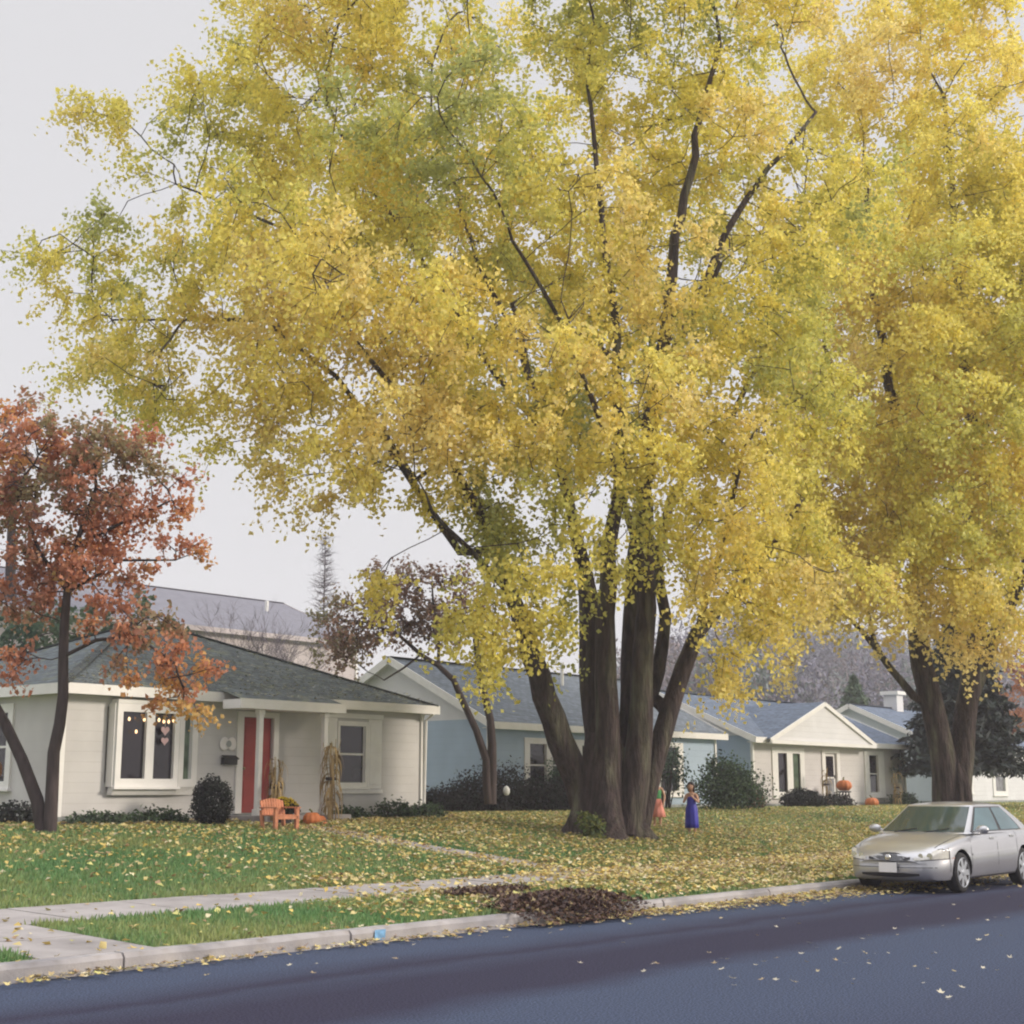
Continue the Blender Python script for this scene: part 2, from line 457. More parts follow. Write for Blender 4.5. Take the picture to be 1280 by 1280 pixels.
def litter(name, n, sampler, size, palette, pw, lift=.012, tilt=.35, label=None, zf=None):
    X, Y = sampler(n); n = len(X)
    Z = (zf(X, Y) if zf else np.where(Y < KERB, 0.0, np.where(Y < KERB+.17, .155, gz(Y)))) + lift + rng.uniform(0, .035, n)
    Z = Z + np.where((Y > KERB+.17) & ~paved(X, Y), .03, 0)
    L = size*rng.uniform(.65, 1.3, n)
    pal = np.array(palette); idx = rng.choice(len(pal), n, p=np.array(pw)/sum(pw))
    c = pal[idx]*rng.uniform(.7, 1.25, n)[:, None]
    if n < 30000:      # lobed leaves with curled tips where they lie close
        rad = np.array([.5, .24, .46, .2, .36, .12, .36, .2, .46, .24]); ang = np.arange(10)*2*PI/10
        a0 = rng.uniform(0, 2*PI, n)[:, None] + ang[None, :]
        rr = rad[None, :]*rng.uniform(.8, 1.2, (n, 10))*L[:, None]
        tx = rng.normal(0, tilt*.5, n)[:, None]; ty = rng.normal(0, tilt*.5, n)[:, None]
        px, py = rr*np.cos(a0), rr*np.sin(a0)
        pz = np.abs(tx)*L[:, None]*.5 + px*tx + py*ty + rng.uniform(.0, .9, n)[:, None]*(rr**2)/L[:, None]
        V = np.stack([X[:, None]+px, Y[:, None]+py, Z[:, None]+pz], 2).reshape(-1, 3)
        V = np.concatenate([V, np.stack([X, Y, Z+np.abs(tx[:, 0])*L*.5], 1)])
        i = (np.arange(n)*10)[:, None]; j = np.arange(10)[None, :]
        F = np.stack([i+j, i+(j+1) % 10, np.broadcast_to(n*10+np.arange(n)[:, None], (n, 10))], 2).reshape(-1, 3)
        cc = np.concatenate([np.repeat(c, 10, axis=0), c])
    else:
        V, F, cc = leaf_arrays(np.stack([X, Y, Z], 1), L, L*.8, c, up=1/tilt, droop=0, fold=.22)
    me = fast_mesh(name, V, F, cc)
    o = link(name, me, M['dry_leaf'])
    return tag(o, label, 'fallen leaves', kind='stuff')
GOLD = [(.62, .46, .13), (.68, .56, .24), (.48, .36, .18), (.55, .52, .18), (.38, .25, .14), (.70, .62, .40)]
def lawn_leaves(n):
    X = rng.uniform(5, 70, n); Y = rng.uniform(KERB+.2, 27, n)
    d = .05 + .26*np.clip((X-12)/9, 0, 1) + .34*np.clip((X-17.5)/7, 0, 1) + .25*np.clip((Y-17)/6, 0, 1)*(X < 24)
    d *= np.where((Y < 14.2) & (X < 14), .8, 1.0)
    d += .4*((Y > 13.6) & (Y < 16.6) & (X > 14)) + 1.0*((Y < 17) & (X > 17.5)) + .3*((Y < 14.2) & (X > 12.5))
    d *= np.where((Y > 14.2) & (Y < 15.85) & (X < 19), .25, 1.0)
    d *= np.where((Y > 20) & (X > 31), .45, 1.0)
    d *= .65+.7*np.clip(vnoise(X, Y, .6, 21)+.5, 0, 1)
    k = rng.uniform(size=n) < d
    return X[k], Y[k]
litter('fallen_leaves', 175000, lawn_leaves, .088, GOLD, [3, 3, 2, 2, 1.2, 1.5], label='yellow and tan leaves scattered over the lawn, path and sidewalk')
def gutter_leaves(n):
    X = rng.uniform(4, 75, n)
    w = .25 + .5*np.clip((X-13)/10, 0, 1) + .35*np.clip((X-22)/25, 0, 1)
    Y = KERB + .02 - np.abs(rng.normal(0, 1, n))*w*.75
    d = .10 + .3*(np.sin(X*1.7)+1)/2*.6 + .75*np.clip((X-13.5)/4, 0, 1)
    k = (rng.uniform(size=n) < d) & (Y > 8.6)
    return X[k], Y[k]
litter('gutter_leaves', 24000, gutter_leaves, .085, GOLD, [3, 3, 3, 1, 2, 2], label='tan and yellow leaves drifted along the gutter')
def road_leaves(n):
    X = rng.uniform(8, 40, n); Y = rng.uniform(4.5, 11.2, n)
    d = .05 + .9*((Y < 8.2) & (X > 11)) * (rng.uniform(size=n) < .45) + .12*(Y > 10.2)
    k = rng.uniform(size=n) < d
    return X[k], Y[k]
litter('road_leaves', 1300, road_leaves, .072, [(.62, .56, .42), (.52, .43, .25), (.42, .32, .18)], [2, 1, 1], label='a few pale leaves lying loose on the asphalt')
def pile_xy(n):
    a = rng.uniform(0, 2*PI, n); r = np.sqrt(rng.uniform(0, 1, n))
    X = 15.7 + r*np.cos(a)*.85; Y = 13.6 + r*np.sin(a)*.3        # thin dark patch on the grass
    m = rng.uniform(size=n)
    X = np.where(m < .7, np.clip(rng.normal(15.35, .58, n), 14.0, 16.7), X)
    Y = np.where(m < .7, KERB+.12+rng.normal(0, .25, n)+.22*np.maximum(0, X-15.2)*(m < .3), Y)
    b = m > .93
    t = rng.uniform(0, 1, n); X = np.where(b, 15.5-.7*t+rng.normal(0, .12, n), X); Y = np.where(b, 13.4-1.2*t, Y)
    k = Y > KERB-.55
    return X[k], Y[k]
def pile_z(X, Y):
    base = np.where(Y < KERB, .02+.14*np.clip(1-(KERB-Y)/.4, 0, 1), np.where(Y < KERB+.17, .16, gz(Y)))
    return base + .11*np.clip(1-((X-15.35)/1.3)**2-((Y-12.0)/.6)**2, 0, 1)
litter('raked_leaf_drift', 14000, pile_xy, .066, [(.085, .045, .036), (.13, .068, .046), (.20, .12, .07), (.05, .032, .032), (.48, .38, .18)], [4, 4, 1.6, 3, .7], tilt=.75,
       label='dark brown wet leaf drift on the parkway spilling over the kerb', zf=pile_z)
def roof_leaves(n):
    X = rng.uniform(15.8, 26.3, n); Y = 23.9 + np.abs(rng.normal(0, 1.9, n))
    k = (Y < 28.5) & (X-15.5 > (Y-24.4)) & (26.7-X > (Y-24.4)+.2)
    k &= (Y > 24.4) | ((X > 19.6) & (X < 22.6))
    return X[k], Y[k]

# ------------------------------------------------------------------ trees
def grow(stems, attractors, step=.45, dinf=5.0, dkill=.8, iters=90, jitter=.12):
    """stems: list of [(x,y,z,r)...] polylines.  Space colonisation of the attractors from the stems."""
    pos = []; par = []; rad = []; grows = []
    for st in stems:
        p0 = st['from'] if st.get('from') is not None else -1
        last = -1
        if p0 >= 0:   # attach to the nearest existing node
            q = Vector(st['pts'][0][:3])
            last = min(range(len(pos)), key=lambda i: (pos[i]-q).length)
        pts = st['pts']
        for i, q in enumerate(pts):
            v = Vector(q[:3])
            if i == 0:
                if last < 0:
                    pos.append(v); par.append(-1); rad.append(q[3]); grows.append(False); last = len(pos)-1
                continue
            a = Vector(pts[i-1][:3]); ra = pts[i-1][3]
            n = max(1, int((v-a).length/.5))
            for k in range(1, n+1):
                t = k/n
                w = a.lerp(v, t)
                if k < n:
                    w += Vector((noise.noise(w*.5), noise.noise(w*.5+Vector((9, 2, 1))), 0))*.12*min(1, .3/max(ra, .05))
                pos.append(w); par.append(last); rad.append(ra+(q[3]-ra)*t)
                grows.append(w.z > st.get('gmin', 4.0)); last = len(pos)-1
    nfix = len(pos)
    A = [Vector(a) for a in attractors]
    alive = [True]*len(A)
    tips = {}
    for it in range(iters):
        kd = KDTree(len(pos))
        for i, p in enumerate(pos):
            if grows[i]: kd.insert(p, i)
        kd.balance()
        pull = {}
        left = 0
        for j, a in enumerate(A):
            if not alive[j]: continue
            p, i, d = kd.find(a)
            if p is None: continue
            if d < dkill:
                alive[j] = False; tips[j] = i; continue
            left += 1
            if d < dinf or it > 10:
                pull.setdefault(i, Vector((0, 0, 0)))
                pull[i] = pull[i] + (a-p).normalized()
        if not pull: break
        added = 0
        for i, v in pull.items():
            if v.length < .05: v = Vector((random.random()-.5, random.random()-.5, random.random()))
            v = v.normalized()
            if par[i] >= 0 and i >= nfix:
                v = (v + (pos[i]-pos[par[i]]).normalized()*.35).normalized()
            v = (v + Vector((random.gauss(0, jitter), random.gauss(0, jitter), random.gauss(0, jitter)))).normalized()
            pos.append(pos[i]+v*step); par.append(i); rad.append(0); grows.append(True); added += 1
        if added == 0: break
    n = len(pos)
    ch = [[] for _ in range(n)]
    for i in range(n):
        if par[i] >= 0: ch[par[i]].append(i)
    area = [0.0]*n
    for i in range(n-1, -1, -1):
        s = sum(area[c] for c in ch[i])
        area[i] = max(s, .012**2.3)
        if par[i] >= 0 and par[i] > i:
            pass
    r = [a**(1/2.3) for a in area]
    for i in range(n):
        if i < nfix: r[i] = max(rad[i], min(r[i], rad[i]*1.15))
        else: r[i] = min(r[i], .16)
    return pos, par, ch, r, tips, nfix

def skeleton_mesh(mb, pos, par, ch, r, thick=.2, wob=.12, rmin=.0):
    n = len(pos); used = [False]*n
    roots = [i for i in range(n) if par[i] < 0]
    stack = [(i, None) for i in roots]
    while stack:
        i, fr = stack.pop()
        pts = []; rr = []
        if fr is not None:
            pts.append(pos[fr]); rr.append(min(r[i]*1.1, r[fr]))
        j = i
        while True:
            pts.append(pos[j]); rr.append(r[j])
            cs = ch[j]
            if not cs: break
            best = max(cs, key=lambda c: r[c])
            for c in cs:
                if c != best: stack.append((c, j))
            j = best
        if len(pts) < 2: continue
        mxr = max(rr)
        if mxr < rmin: continue
        ns = 14 if mxr > .25 else 8 if mxr > .08 else 5 if mxr > .03 else 3
        mb.tube(pts, rr, ns, cap=False, wob=wob if mxr > .12 else 0)

def sample_blobs(blobs, spacing):
    """blobs: (x,y,z, ru, rw, rd, density) ellipsoids in view-aligned axes u (lateral), d (depth), w (up)"""
    pts = []
    for (cx, cy, cz, ru, rw, rd, den) in blobs:
        n = max(3, int(den*ru*rw*rd*4.19/(spacing**3)))
        p = rng.normal(size=(n, 3)); p /= np.linalg.norm(p, axis=1)[:, None]
        p *= (rng.uniform(0, 1, n)**(1/2.2))[:, None]
        u = p[:, 0]*ru; w = p[:, 1]*rw; d = p[:, 2]*rd
        pts.append(np.stack([cx + u*.643 + d*.766, cy - u*.766 + d*.643, cz + w], 1))
    P = np.concatenate(pts)
    # thin to an even spacing
    kd = KDTree(len(P))
    for i, q in enumerate(P): kd.insert(q, i)
    kd.balance()
    keep = np.ones(len(P), bool)
    for i in range(len(P)):
        if not keep[i]: continue
        for _, j, _ in kd.find_range(P[i], spacing*.62):
            if j > i: keep[j] = False
    return P[keep]

def foliage(A, dirs, per, spread, size, colf, twigs=5, tw=(.45, .95), hang=.5, jit=.07):
    """leaf centres along short twigs round each attractor"""
    n = len(A)
    C = []; CI = []; TW = []
    lens = rng.uniform(tw[0], tw[1], (n, twigs))
    D = rng.normal(size=(n, twigs, 3)) + dirs[:, None, :]*.7
    D[:, :, 2] -= hang*.5
    D /= np.linalg.norm(D, axis=2)[:, :, None]
    m = max(1, per//twigs)
    t = rng.uniform(.1, 1.05, (n, twigs, m))
    P = A[:, None, None, :] + D[:, :, None, :]*(lens[:, :, None]*t)[..., None]*spread
    P[..., 2] -= hang*.35*(t*lens[:, :, None])**2
    P += rng.normal(0, jit, P.shape)
    idx = np.repeat(np.arange(n), twigs*m)
    return P.reshape(-1, 3), idx, D, lens

def make_tree(root, stems, blobs, spacing, per, leaf, palette, bark, flare=None, step=.45, dkill=.8, dinf=5, hang=.5, twigs=5, tw=(.45, .95),
              lw=.85, mat=None, extra=None, nscale=.22, colour=None, wob=.12, spread=1.0, name='crown', jit=.07, holes=None):
    A = sample_blobs(blobs, spacing)
    if holes:   # natural gaps between the branch layers
        A = A[np.array([noise.noise(Vector(a)*.42+Vector((3, 8, 1))) + (.5 if a[2] < 9 else 0) for a in A]) > holes]
    pos, par, ch, r, tips, nfix = grow(stems, A, step, dinf, dkill)
    mb = MB()
    if flare: flare(mb)
    skeleton_mesh(mb, pos, par, ch, r, wob=wob)
    if extra: extra(mb)
    cen = A.mean(axis=0)
    dirs = A - cen; dirs /= np.linalg.norm(dirs, axis=1)[:, None] + 1e-6
    P, idx, D, lens = foliage(A, dirs, per, spread, leaf, None, twigs, tw, hang, jit)
    # twigs carrying the leaves
    for i in range(0, len(A)):
        for k in range(min(3, twigs)):
            q = Vector(A[i]); e = q + Vector(D[i, k])*float(lens[i, k])*.8*spread
            e.z -= hang*.2
            mb.tube([q, e], [.009, .004], 3, cap=False)
        if i in tips:
            mb.tube([pos[tips[i]], Vector(A[i])], [.014, .009], 3, cap=False)
    pal = np.array(palette)
    nz = np.array([noise.noise(Vector(a)*nscale) + .55*noise.noise(Vector(a)*nscale*2.7+Vector((5, 1, 7))) for a in A]) + rng.normal(0, .14, len(A))
    if colour is not None: nz = nz + colour(A)
    tt = np.clip(nz*.75+.5, 0, .999)*(len(pal)-1)
    tl = np.clip(tt[idx] + rng.normal(0, .35, len(idx)), 0, len(pal)-1.001)
    lo = tl.astype(int); fr = (tl-lo)[:, None]
    c = pal[lo]*(1-fr) + pal[lo+1]*fr
    print(name, root.name, len(A), len(idx))
    c = c*rng.uniform(.78, 1.2, len(idx))[:, None]
    L = leaf*rng.uniform(.7, 1.3, len(idx))
    V, F, cc = leaf_arrays(P, L, L*lw, c, up=.55, droop=.8, out=dirs[idx])
    loc = np.array(root.location)
    me = fast_mesh(name, V-loc, F, cc)
    link(name, me, mat or M['leaf'], root)
    mb.v = [(a-loc[0], b-loc[1], c_-loc[2]) for a, b, c_ in mb.v]
    mb.build('trunk', bark, root, smooth=True)
    return root

MAPLE1_BASE = (26.75, 19.70)
MAPLE1_STEMS = [
    {'pts': [(26.53, 19.96, 0.70, 0.344), (26.35, 20.17, 1.88, 0.328), (25.94, 20.35, 2.77, 0.303), (25.48, 20.44, 3.74, 0.271), (25.04, 20.49, 4.70, 0.230), (24.48, 20.54, 5.92, 0.180), (24.04, 20.59, 6.86, 0.156), (23.56, 20.70, 7.71, 0.131), (22.66, 20.84, 8.85, 0.098), (21.60, 21.17, 9.95, 0.066), (20.51, 21.69, 11.23, 0.041)], 'from': None, 'gmin': 4.0},
    {'pts': [(26.75, 19.86, 0.69, 0.328), (26.78, 19.97, 2.33, 0.312), (26.90, 20.15, 3.98, 0.295), (27.04, 20.28, 5.49, 0.271), (27.11, 20.51, 6.85, 0.197), (27.03, 20.77, 8.04, 0.139), (26.79, 21.21, 9.84, 0.107), (26.57, 21.78, 11.72, 0.082), (26.32, 22.08, 13.59, 0.057)], 'from': None, 'gmin': 4.0},
    {'pts': [(26.65, 19.51, 0.70, 0.344), (26.56, 19.46, 2.68, 0.295), (26.54, 19.49, 4.11, 0.262), (26.54, 19.49, 5.57, 0.221), (26.51, 19.36, 7.04, 0.180), (26.71, 19.13, 8.74, 0.148), (26.59, 19.11, 11.61, 0.107), (26.32, 19.28, 15.38, 0.074), (26.17, 19.46, 18.07, 0.049)], 'from': None, 'gmin': 4.0},
    {'pts': [(27.32, 19.64, 0.69, 0.295), (27.64, 19.72, 2.89, 0.230), (27.86, 19.78, 4.58, 0.197), (28.17, 19.87, 6.33, 0.164), (28.56, 19.87, 8.35, 0.131), (28.91, 19.77, 11.24, 0.107), (30.80, 18.76, 15.13, 0.066)], 'from': None, 'gmin': 4.0},
    {'pts': [(26.90, 19.21, 0.70, 0.361), (27.05, 19.03, 2.15, 0.328), (27.14, 18.93, 3.58, 0.279), (27.19, 18.87, 5.03, 0.238), (27.22, 18.83, 6.51, 0.213), (27.22, 18.83, 8.59, 0.189), (27.46, 18.54, 11.11, 0.164), (27.66, 18.30, 13.30, 0.139), (27.89, 18.03, 15.34, 0.115), (28.12, 17.75, 17.42, 0.082), (28.57, 17.22, 19.77, 0.049)], 'from': None, 'gmin': 4.0},
    {'pts': [(27.28, 19.22, 0.73, 0.295), (27.52, 18.94, 2.15, 0.254), (27.87, 18.68, 3.42, 0.230), (28.18, 18.46, 4.44, 0.205), (28.49, 18.25, 5.28, 0.172), (28.84, 17.84, 5.85, 0.139), (29.36, 17.37, 6.52, 0.107), (29.87, 16.92, 7.40, 0.074), (30.90, 16.30, 9.04, 0.049)], 'from': None, 'gmin': 4.0},
    {'pts': [(27.59, 19.16, 3.24, 0.164), (27.96, 19.03, 4.36, 0.164), (28.35, 19.04, 5.71, 0.139), (28.41, 19.28, 7.08, 0.123), (28.82, 19.10, 8.69, 0.107), (30.01, 18.30, 10.39, 0.082), (31.12, 17.61, 12.80, 0.057)], 'from': 0, 'gmin': 4.0},
    {'pts': [(24.00, 20.65, 6.86, 0.107), (23.43, 21.17, 6.85, 0.098), (22.97, 21.40, 7.50, 0.090), (22.27, 21.93, 8.76, 0.074), (21.33, 23.05, 10.78, 0.057), (20.59, 24.71, 12.26, 0.041)], 'from': 0, 'gmin': 4.0},
    {'pts': [(22.66, 20.84, 8.85, 0.074), (22.07, 21.24, 8.26, 0.066), (21.33, 21.50, 9.24, 0.049)], 'from': 0, 'gmin': 4.0},
    {'pts': [(26.79, 21.21, 9.84, 0.082), (25.28, 22.23, 12.12, 0.074), (23.77, 23.25, 14.80, 0.057), (22.87, 24.33, 16.88, 0.041), (22.33, 24.97, 18.80, 0.025)], 'from': 0, 'gmin': 4.0},
    {'pts': [(25.28, 22.23, 12.12, 0.057), (23.28, 23.84, 14.19, 0.049), (21.63, 25.80, 15.22, 0.041), (20.34, 27.96, 16.43, 0.025)], 'from': 0, 'gmin': 4.0},
    {'pts': [(20.59, 24.71, 12.26, 0.041), (19.83, 26.70, 12.50, 0.033), (19.21, 28.69, 12.77, 0.025)], 'from': 0, 'gmin': 4.0},
    {'pts': [(26.57, 21.78, 11.72, 0.066), (25.89, 23.06, 15.40, 0.057), (24.85, 23.52, 18.43, 0.041)], 'from': 0, 'gmin': 4.0},
    {'pts': [(27.46, 18.54, 11.11, 0.098), (29.18, 17.28, 15.55, 0.082), (29.98, 16.79, 16.95, 0.066), (31.15, 16.01, 18.65, 0.041)], 'from': 0, 'gmin': 4.0},
    {'pts': [(26.59, 19.11, 11.61, 0.074), (25.35, 19.81, 12.43, 0.057), (23.87, 20.03, 14.01, 0.041)], 'from': 0, 'gmin': 4.0},
    {'pts': [(27.22, 18.83, 6.51, 0.098), (24.43, 17.80, 8.88, 0.074), (23.20, 17.71, 10.55, 0.049)], 'from': 0, 'gmin': 4.0},
    {'pts': [(28.20, 18.43, 4.53, 0.082), (27.48, 16.96, 6.91, 0.066), (27.18, 16.08, 9.12, 0.049)], 'from': 0, 'gmin': 4.0},
    {'pts': [(24.48, 20.54, 5.92, 0.082), (22.66, 19.90, 6.44, 0.066), (21.27, 20.00, 7.29, 0.041)], 'from': 0, 'gmin': 4.0}]
MAPLE1_BLOBS = [
    (21.39, 26.09, 20.86, 1.57, 1.29, 3.50, 1.00),
    (22.51, 23.20, 19.54, 2.32, 1.97, 5.00, 1.00),
    (25.40, 21.31, 22.52, 2.95, 1.47, 6.00, 1.00),
    (27.46, 18.85, 20.53, 2.21, 2.03, 5.00, 1.00),
    (30.59, 16.68, 22.69, 2.09, 1.33, 5.00, 1.00),
    (28.74, 17.33, 19.88, 1.29, 1.29, 3.00, 0.80),
    (21.45, 26.01, 17.94, 1.75, 1.84, 4.00, 1.00),
    (21.26, 21.58, 15.51, 2.18, 2.01, 4.00, 1.00),
    (23.63, 20.31, 15.77, 1.73, 1.64, 5.00, 1.00),
    (24.38, 22.53, 18.58, 1.11, 1.11, 3.00, 0.80),
    (24.12, 18.16, 13.61, 1.51, 1.34, 4.00, 1.00),
    (29.42, 18.07, 17.34, 1.42, 1.90, 4.00, 0.90),
    (26.93, 19.48, 18.80, 1.11, 0.92, 4.00, 0.80),
    (19.74, 29.61, 18.43, 1.14, 0.85, 2.00, 0.55),
    (20.15, 27.56, 16.57, 1.11, 0.92, 2.50, 0.80),
    (20.27, 28.20, 18.84, 0.65, 0.56, 1.50, 0.50),
    (18.90, 29.05, 14.39, 1.38, 1.01, 2.50, 1.00),
    (18.42, 31.18, 15.41, 0.76, 0.57, 1.50, 0.45),
    (18.78, 27.65, 11.65, 1.61, 1.34, 3.00, 1.00),
    (19.18, 25.61, 13.43, 1.30, 1.21, 3.00, 0.90),
    (19.58, 23.57, 13.05, 1.84, 1.68, 3.50, 1.00),
    (19.53, 26.75, 10.31, 0.98, 0.80, 2.00, 0.90),
    (19.70, 24.99, 8.85, 0.31, 0.69, 0.80, 0.70),
    (20.05, 21.46, 11.25, 2.11, 1.86, 4.00, 1.00),
    (19.64, 23.51, 10.31, 1.51, 1.01, 3.00, 1.00),
    (20.51, 20.91, 8.99, 1.62, 1.21, 3.00, 1.00),
    (22.20, 20.45, 11.40, 1.68, 1.68, 4.00, 1.00),
    (22.82, 19.71, 8.88, 1.42, 1.34, 3.00, 1.00),
    (20.04, 23.03, 8.18, 0.40, 0.84, 0.90, 0.80),
    (20.67, 22.28, 8.44, 0.84, 0.59, 1.40, 0.80),
    (23.77, 18.59, 10.31, 1.59, 1.51, 4.00, 1.00),
    (24.88, 17.26, 9.77, 1.42, 1.42, 3.50, 1.00),
    (26.31, 17.11, 12.10, 1.21, 1.38, 4.00, 0.90),
    (22.29, 19.57, 5.19, 0.79, 0.96, 1.50, 1.00),
    (22.70, 18.30, 6.04, 0.94, 1.05, 1.80, 1.00),
    (23.10, 19.38, 7.39, 0.80, 0.84, 2.00, 0.90),
    (20.95, 21.16, 6.03, 0.43, 0.53, 1.00, 1.00),
    (22.82, 18.94, 4.78, 0.49, 0.59, 0.90, 1.00),
    (22.61, 19.19, 5.94, 0.99, 0.74, 1.50, 1.00),
    (23.25, 18.43, 5.28, 0.56, 0.76, 1.00, 1.00),
    (23.36, 18.29, 7.55, 0.79, 0.82, 1.60, 1.00),
    (23.75, 17.83, 8.59, 0.99, 0.82, 1.80, 1.00),
    (25.29, 16.77, 7.48, 0.77, 1.01, 1.50, 1.00),
    (25.94, 16.78, 6.35, 0.51, 0.85, 1.00, 0.90),
    (24.13, 17.38, 8.76, 0.99, 0.74, 1.60, 1.00),
    (24.25, 18.02, 6.62, 0.27, 0.67, 0.60, 0.80),
    (25.09, 17.01, 8.62, 0.84, 0.75, 1.60, 1.00),
    (22.19, 19.69, 4.69, 0.66, 0.56, 1.00, 1.00),
    (24.69, 17.48, 7.83, 0.75, 0.84, 1.60, 0.90),
    (24.61, 17.59, 6.62, 0.34, 0.59, 0.80, 0.90),
    (26.88, 16.43, 8.39, 1.38, 1.38, 3.00, 1.00),
    (28.35, 16.23, 6.94, 0.80, 0.80, 2.00, 0.90),
    (26.85, 16.47, 6.60, 0.95, 0.95, 2.50, 1.00),
    (25.95, 15.98, 4.49, 0.60, 0.87, 1.30, 1.00),
    (26.73, 15.83, 5.48, 0.85, 0.94, 1.60, 1.00),
    (27.73, 15.42, 5.81, 0.87, 0.78, 1.60, 1.00),
    (28.70, 15.04, 6.32, 0.88, 0.79, 1.80, 1.00),
    (25.80, 16.16, 5.25, 0.59, 1.01, 1.30, 1.00),
    (24.68, 17.19, 6.58, 0.50, 0.67, 0.80, 0.80),
    (22.29, 19.57, 4.86, 0.91, 0.74, 1.40, 1.00),
    (22.98, 18.74, 5.36, 0.74, 0.99, 1.30, 1.00),
    (28.48, 16.08, 10.12, 1.61, 1.79, 4.00, 1.00),
    (29.37, 16.58, 13.17, 1.66, 1.84, 4.00, 1.00),
    (31.99, 16.57, 16.25, 1.56, 2.15, 4.00, 0.90),
    (29.56, 16.35, 8.25, 1.11, 1.11, 2.50, 1.00),
    (28.65, 25.21, 16.08, 5.09, 4.24, 3.50, 0.40),
    (31.83, 21.43, 17.26, 4.88, 4.66, 3.50, 0.40),
    (25.10, 27.89, 16.39, 3.30, 3.72, 2.50, 0.35),
    (29.56, 22.58, 11.22, 3.30, 1.86, 3.00, 0.40)]
MAPLE2_BASE = (42.20, 18.00)
MAPLE2_STEMS = [
    {'pts': [(41.99, 18.25, 0.53, 0.420), (41.98, 18.26, 2.07, 0.400), (41.83, 18.36, 3.50, 0.370), (41.64, 18.51, 4.69, 0.340), (41.41, 18.63, 6.02, 0.310), (41.20, 18.57, 7.33, 0.270), (41.16, 18.30, 9.03, 0.240), (40.89, 18.32, 10.98, 0.190), (40.32, 18.68, 13.97, 0.150), (40.11, 18.94, 17.34, 0.110), (40.07, 18.99, 21.36, 0.070)], 'from': None, 'gmin': 4.0},
    {'pts': [(42.24, 18.11, 0.52, 0.420), (42.34, 17.99, 2.07, 0.400), (42.54, 17.83, 3.50, 0.360), (42.76, 17.65, 4.71, 0.330), (43.02, 17.49, 6.07, 0.300), (43.25, 17.37, 7.44, 0.260), (43.16, 17.48, 9.20, 0.250), (43.36, 17.24, 12.27, 0.200), (43.10, 17.40, 16.47, 0.150), (42.99, 17.37, 20.52, 0.100), (42.95, 17.41, 24.17, 0.060)], 'from': None, 'gmin': 4.0},
    {'pts': [(42.76, 17.65, 4.23, 0.280), (43.34, 17.26, 5.83, 0.240), (44.28, 16.76, 7.49, 0.200), (45.15, 16.04, 9.81, 0.150), (45.83, 15.23, 14.01, 0.100)], 'from': 0, 'gmin': 4.0},
    {'pts': [(41.62, 18.54, 3.97, 0.140), (41.01, 19.10, 4.93, 0.110), (40.62, 19.57, 5.77, 0.090), (39.87, 20.15, 6.85, 0.070), (38.93, 20.96, 7.55, 0.040)], 'from': 0, 'gmin': 4.0},
    {'pts': [(40.93, 19.20, 4.93, 0.090), (40.54, 19.67, 6.14, 0.080), (40.13, 19.85, 7.58, 0.060), (39.25, 19.96, 9.70, 0.040)], 'from': 0, 'gmin': 4.0},
    {'pts': [(40.89, 18.32, 10.98, 0.120), (39.03, 19.44, 12.57, 0.090), (38.63, 19.92, 15.10, 0.060)], 'from': 0, 'gmin': 4.0},
    {'pts': [(43.36, 17.24, 12.27, 0.120), (43.90, 15.98, 15.04, 0.090), (44.23, 15.58, 19.06, 0.050)], 'from': 0, 'gmin': 4.0}]
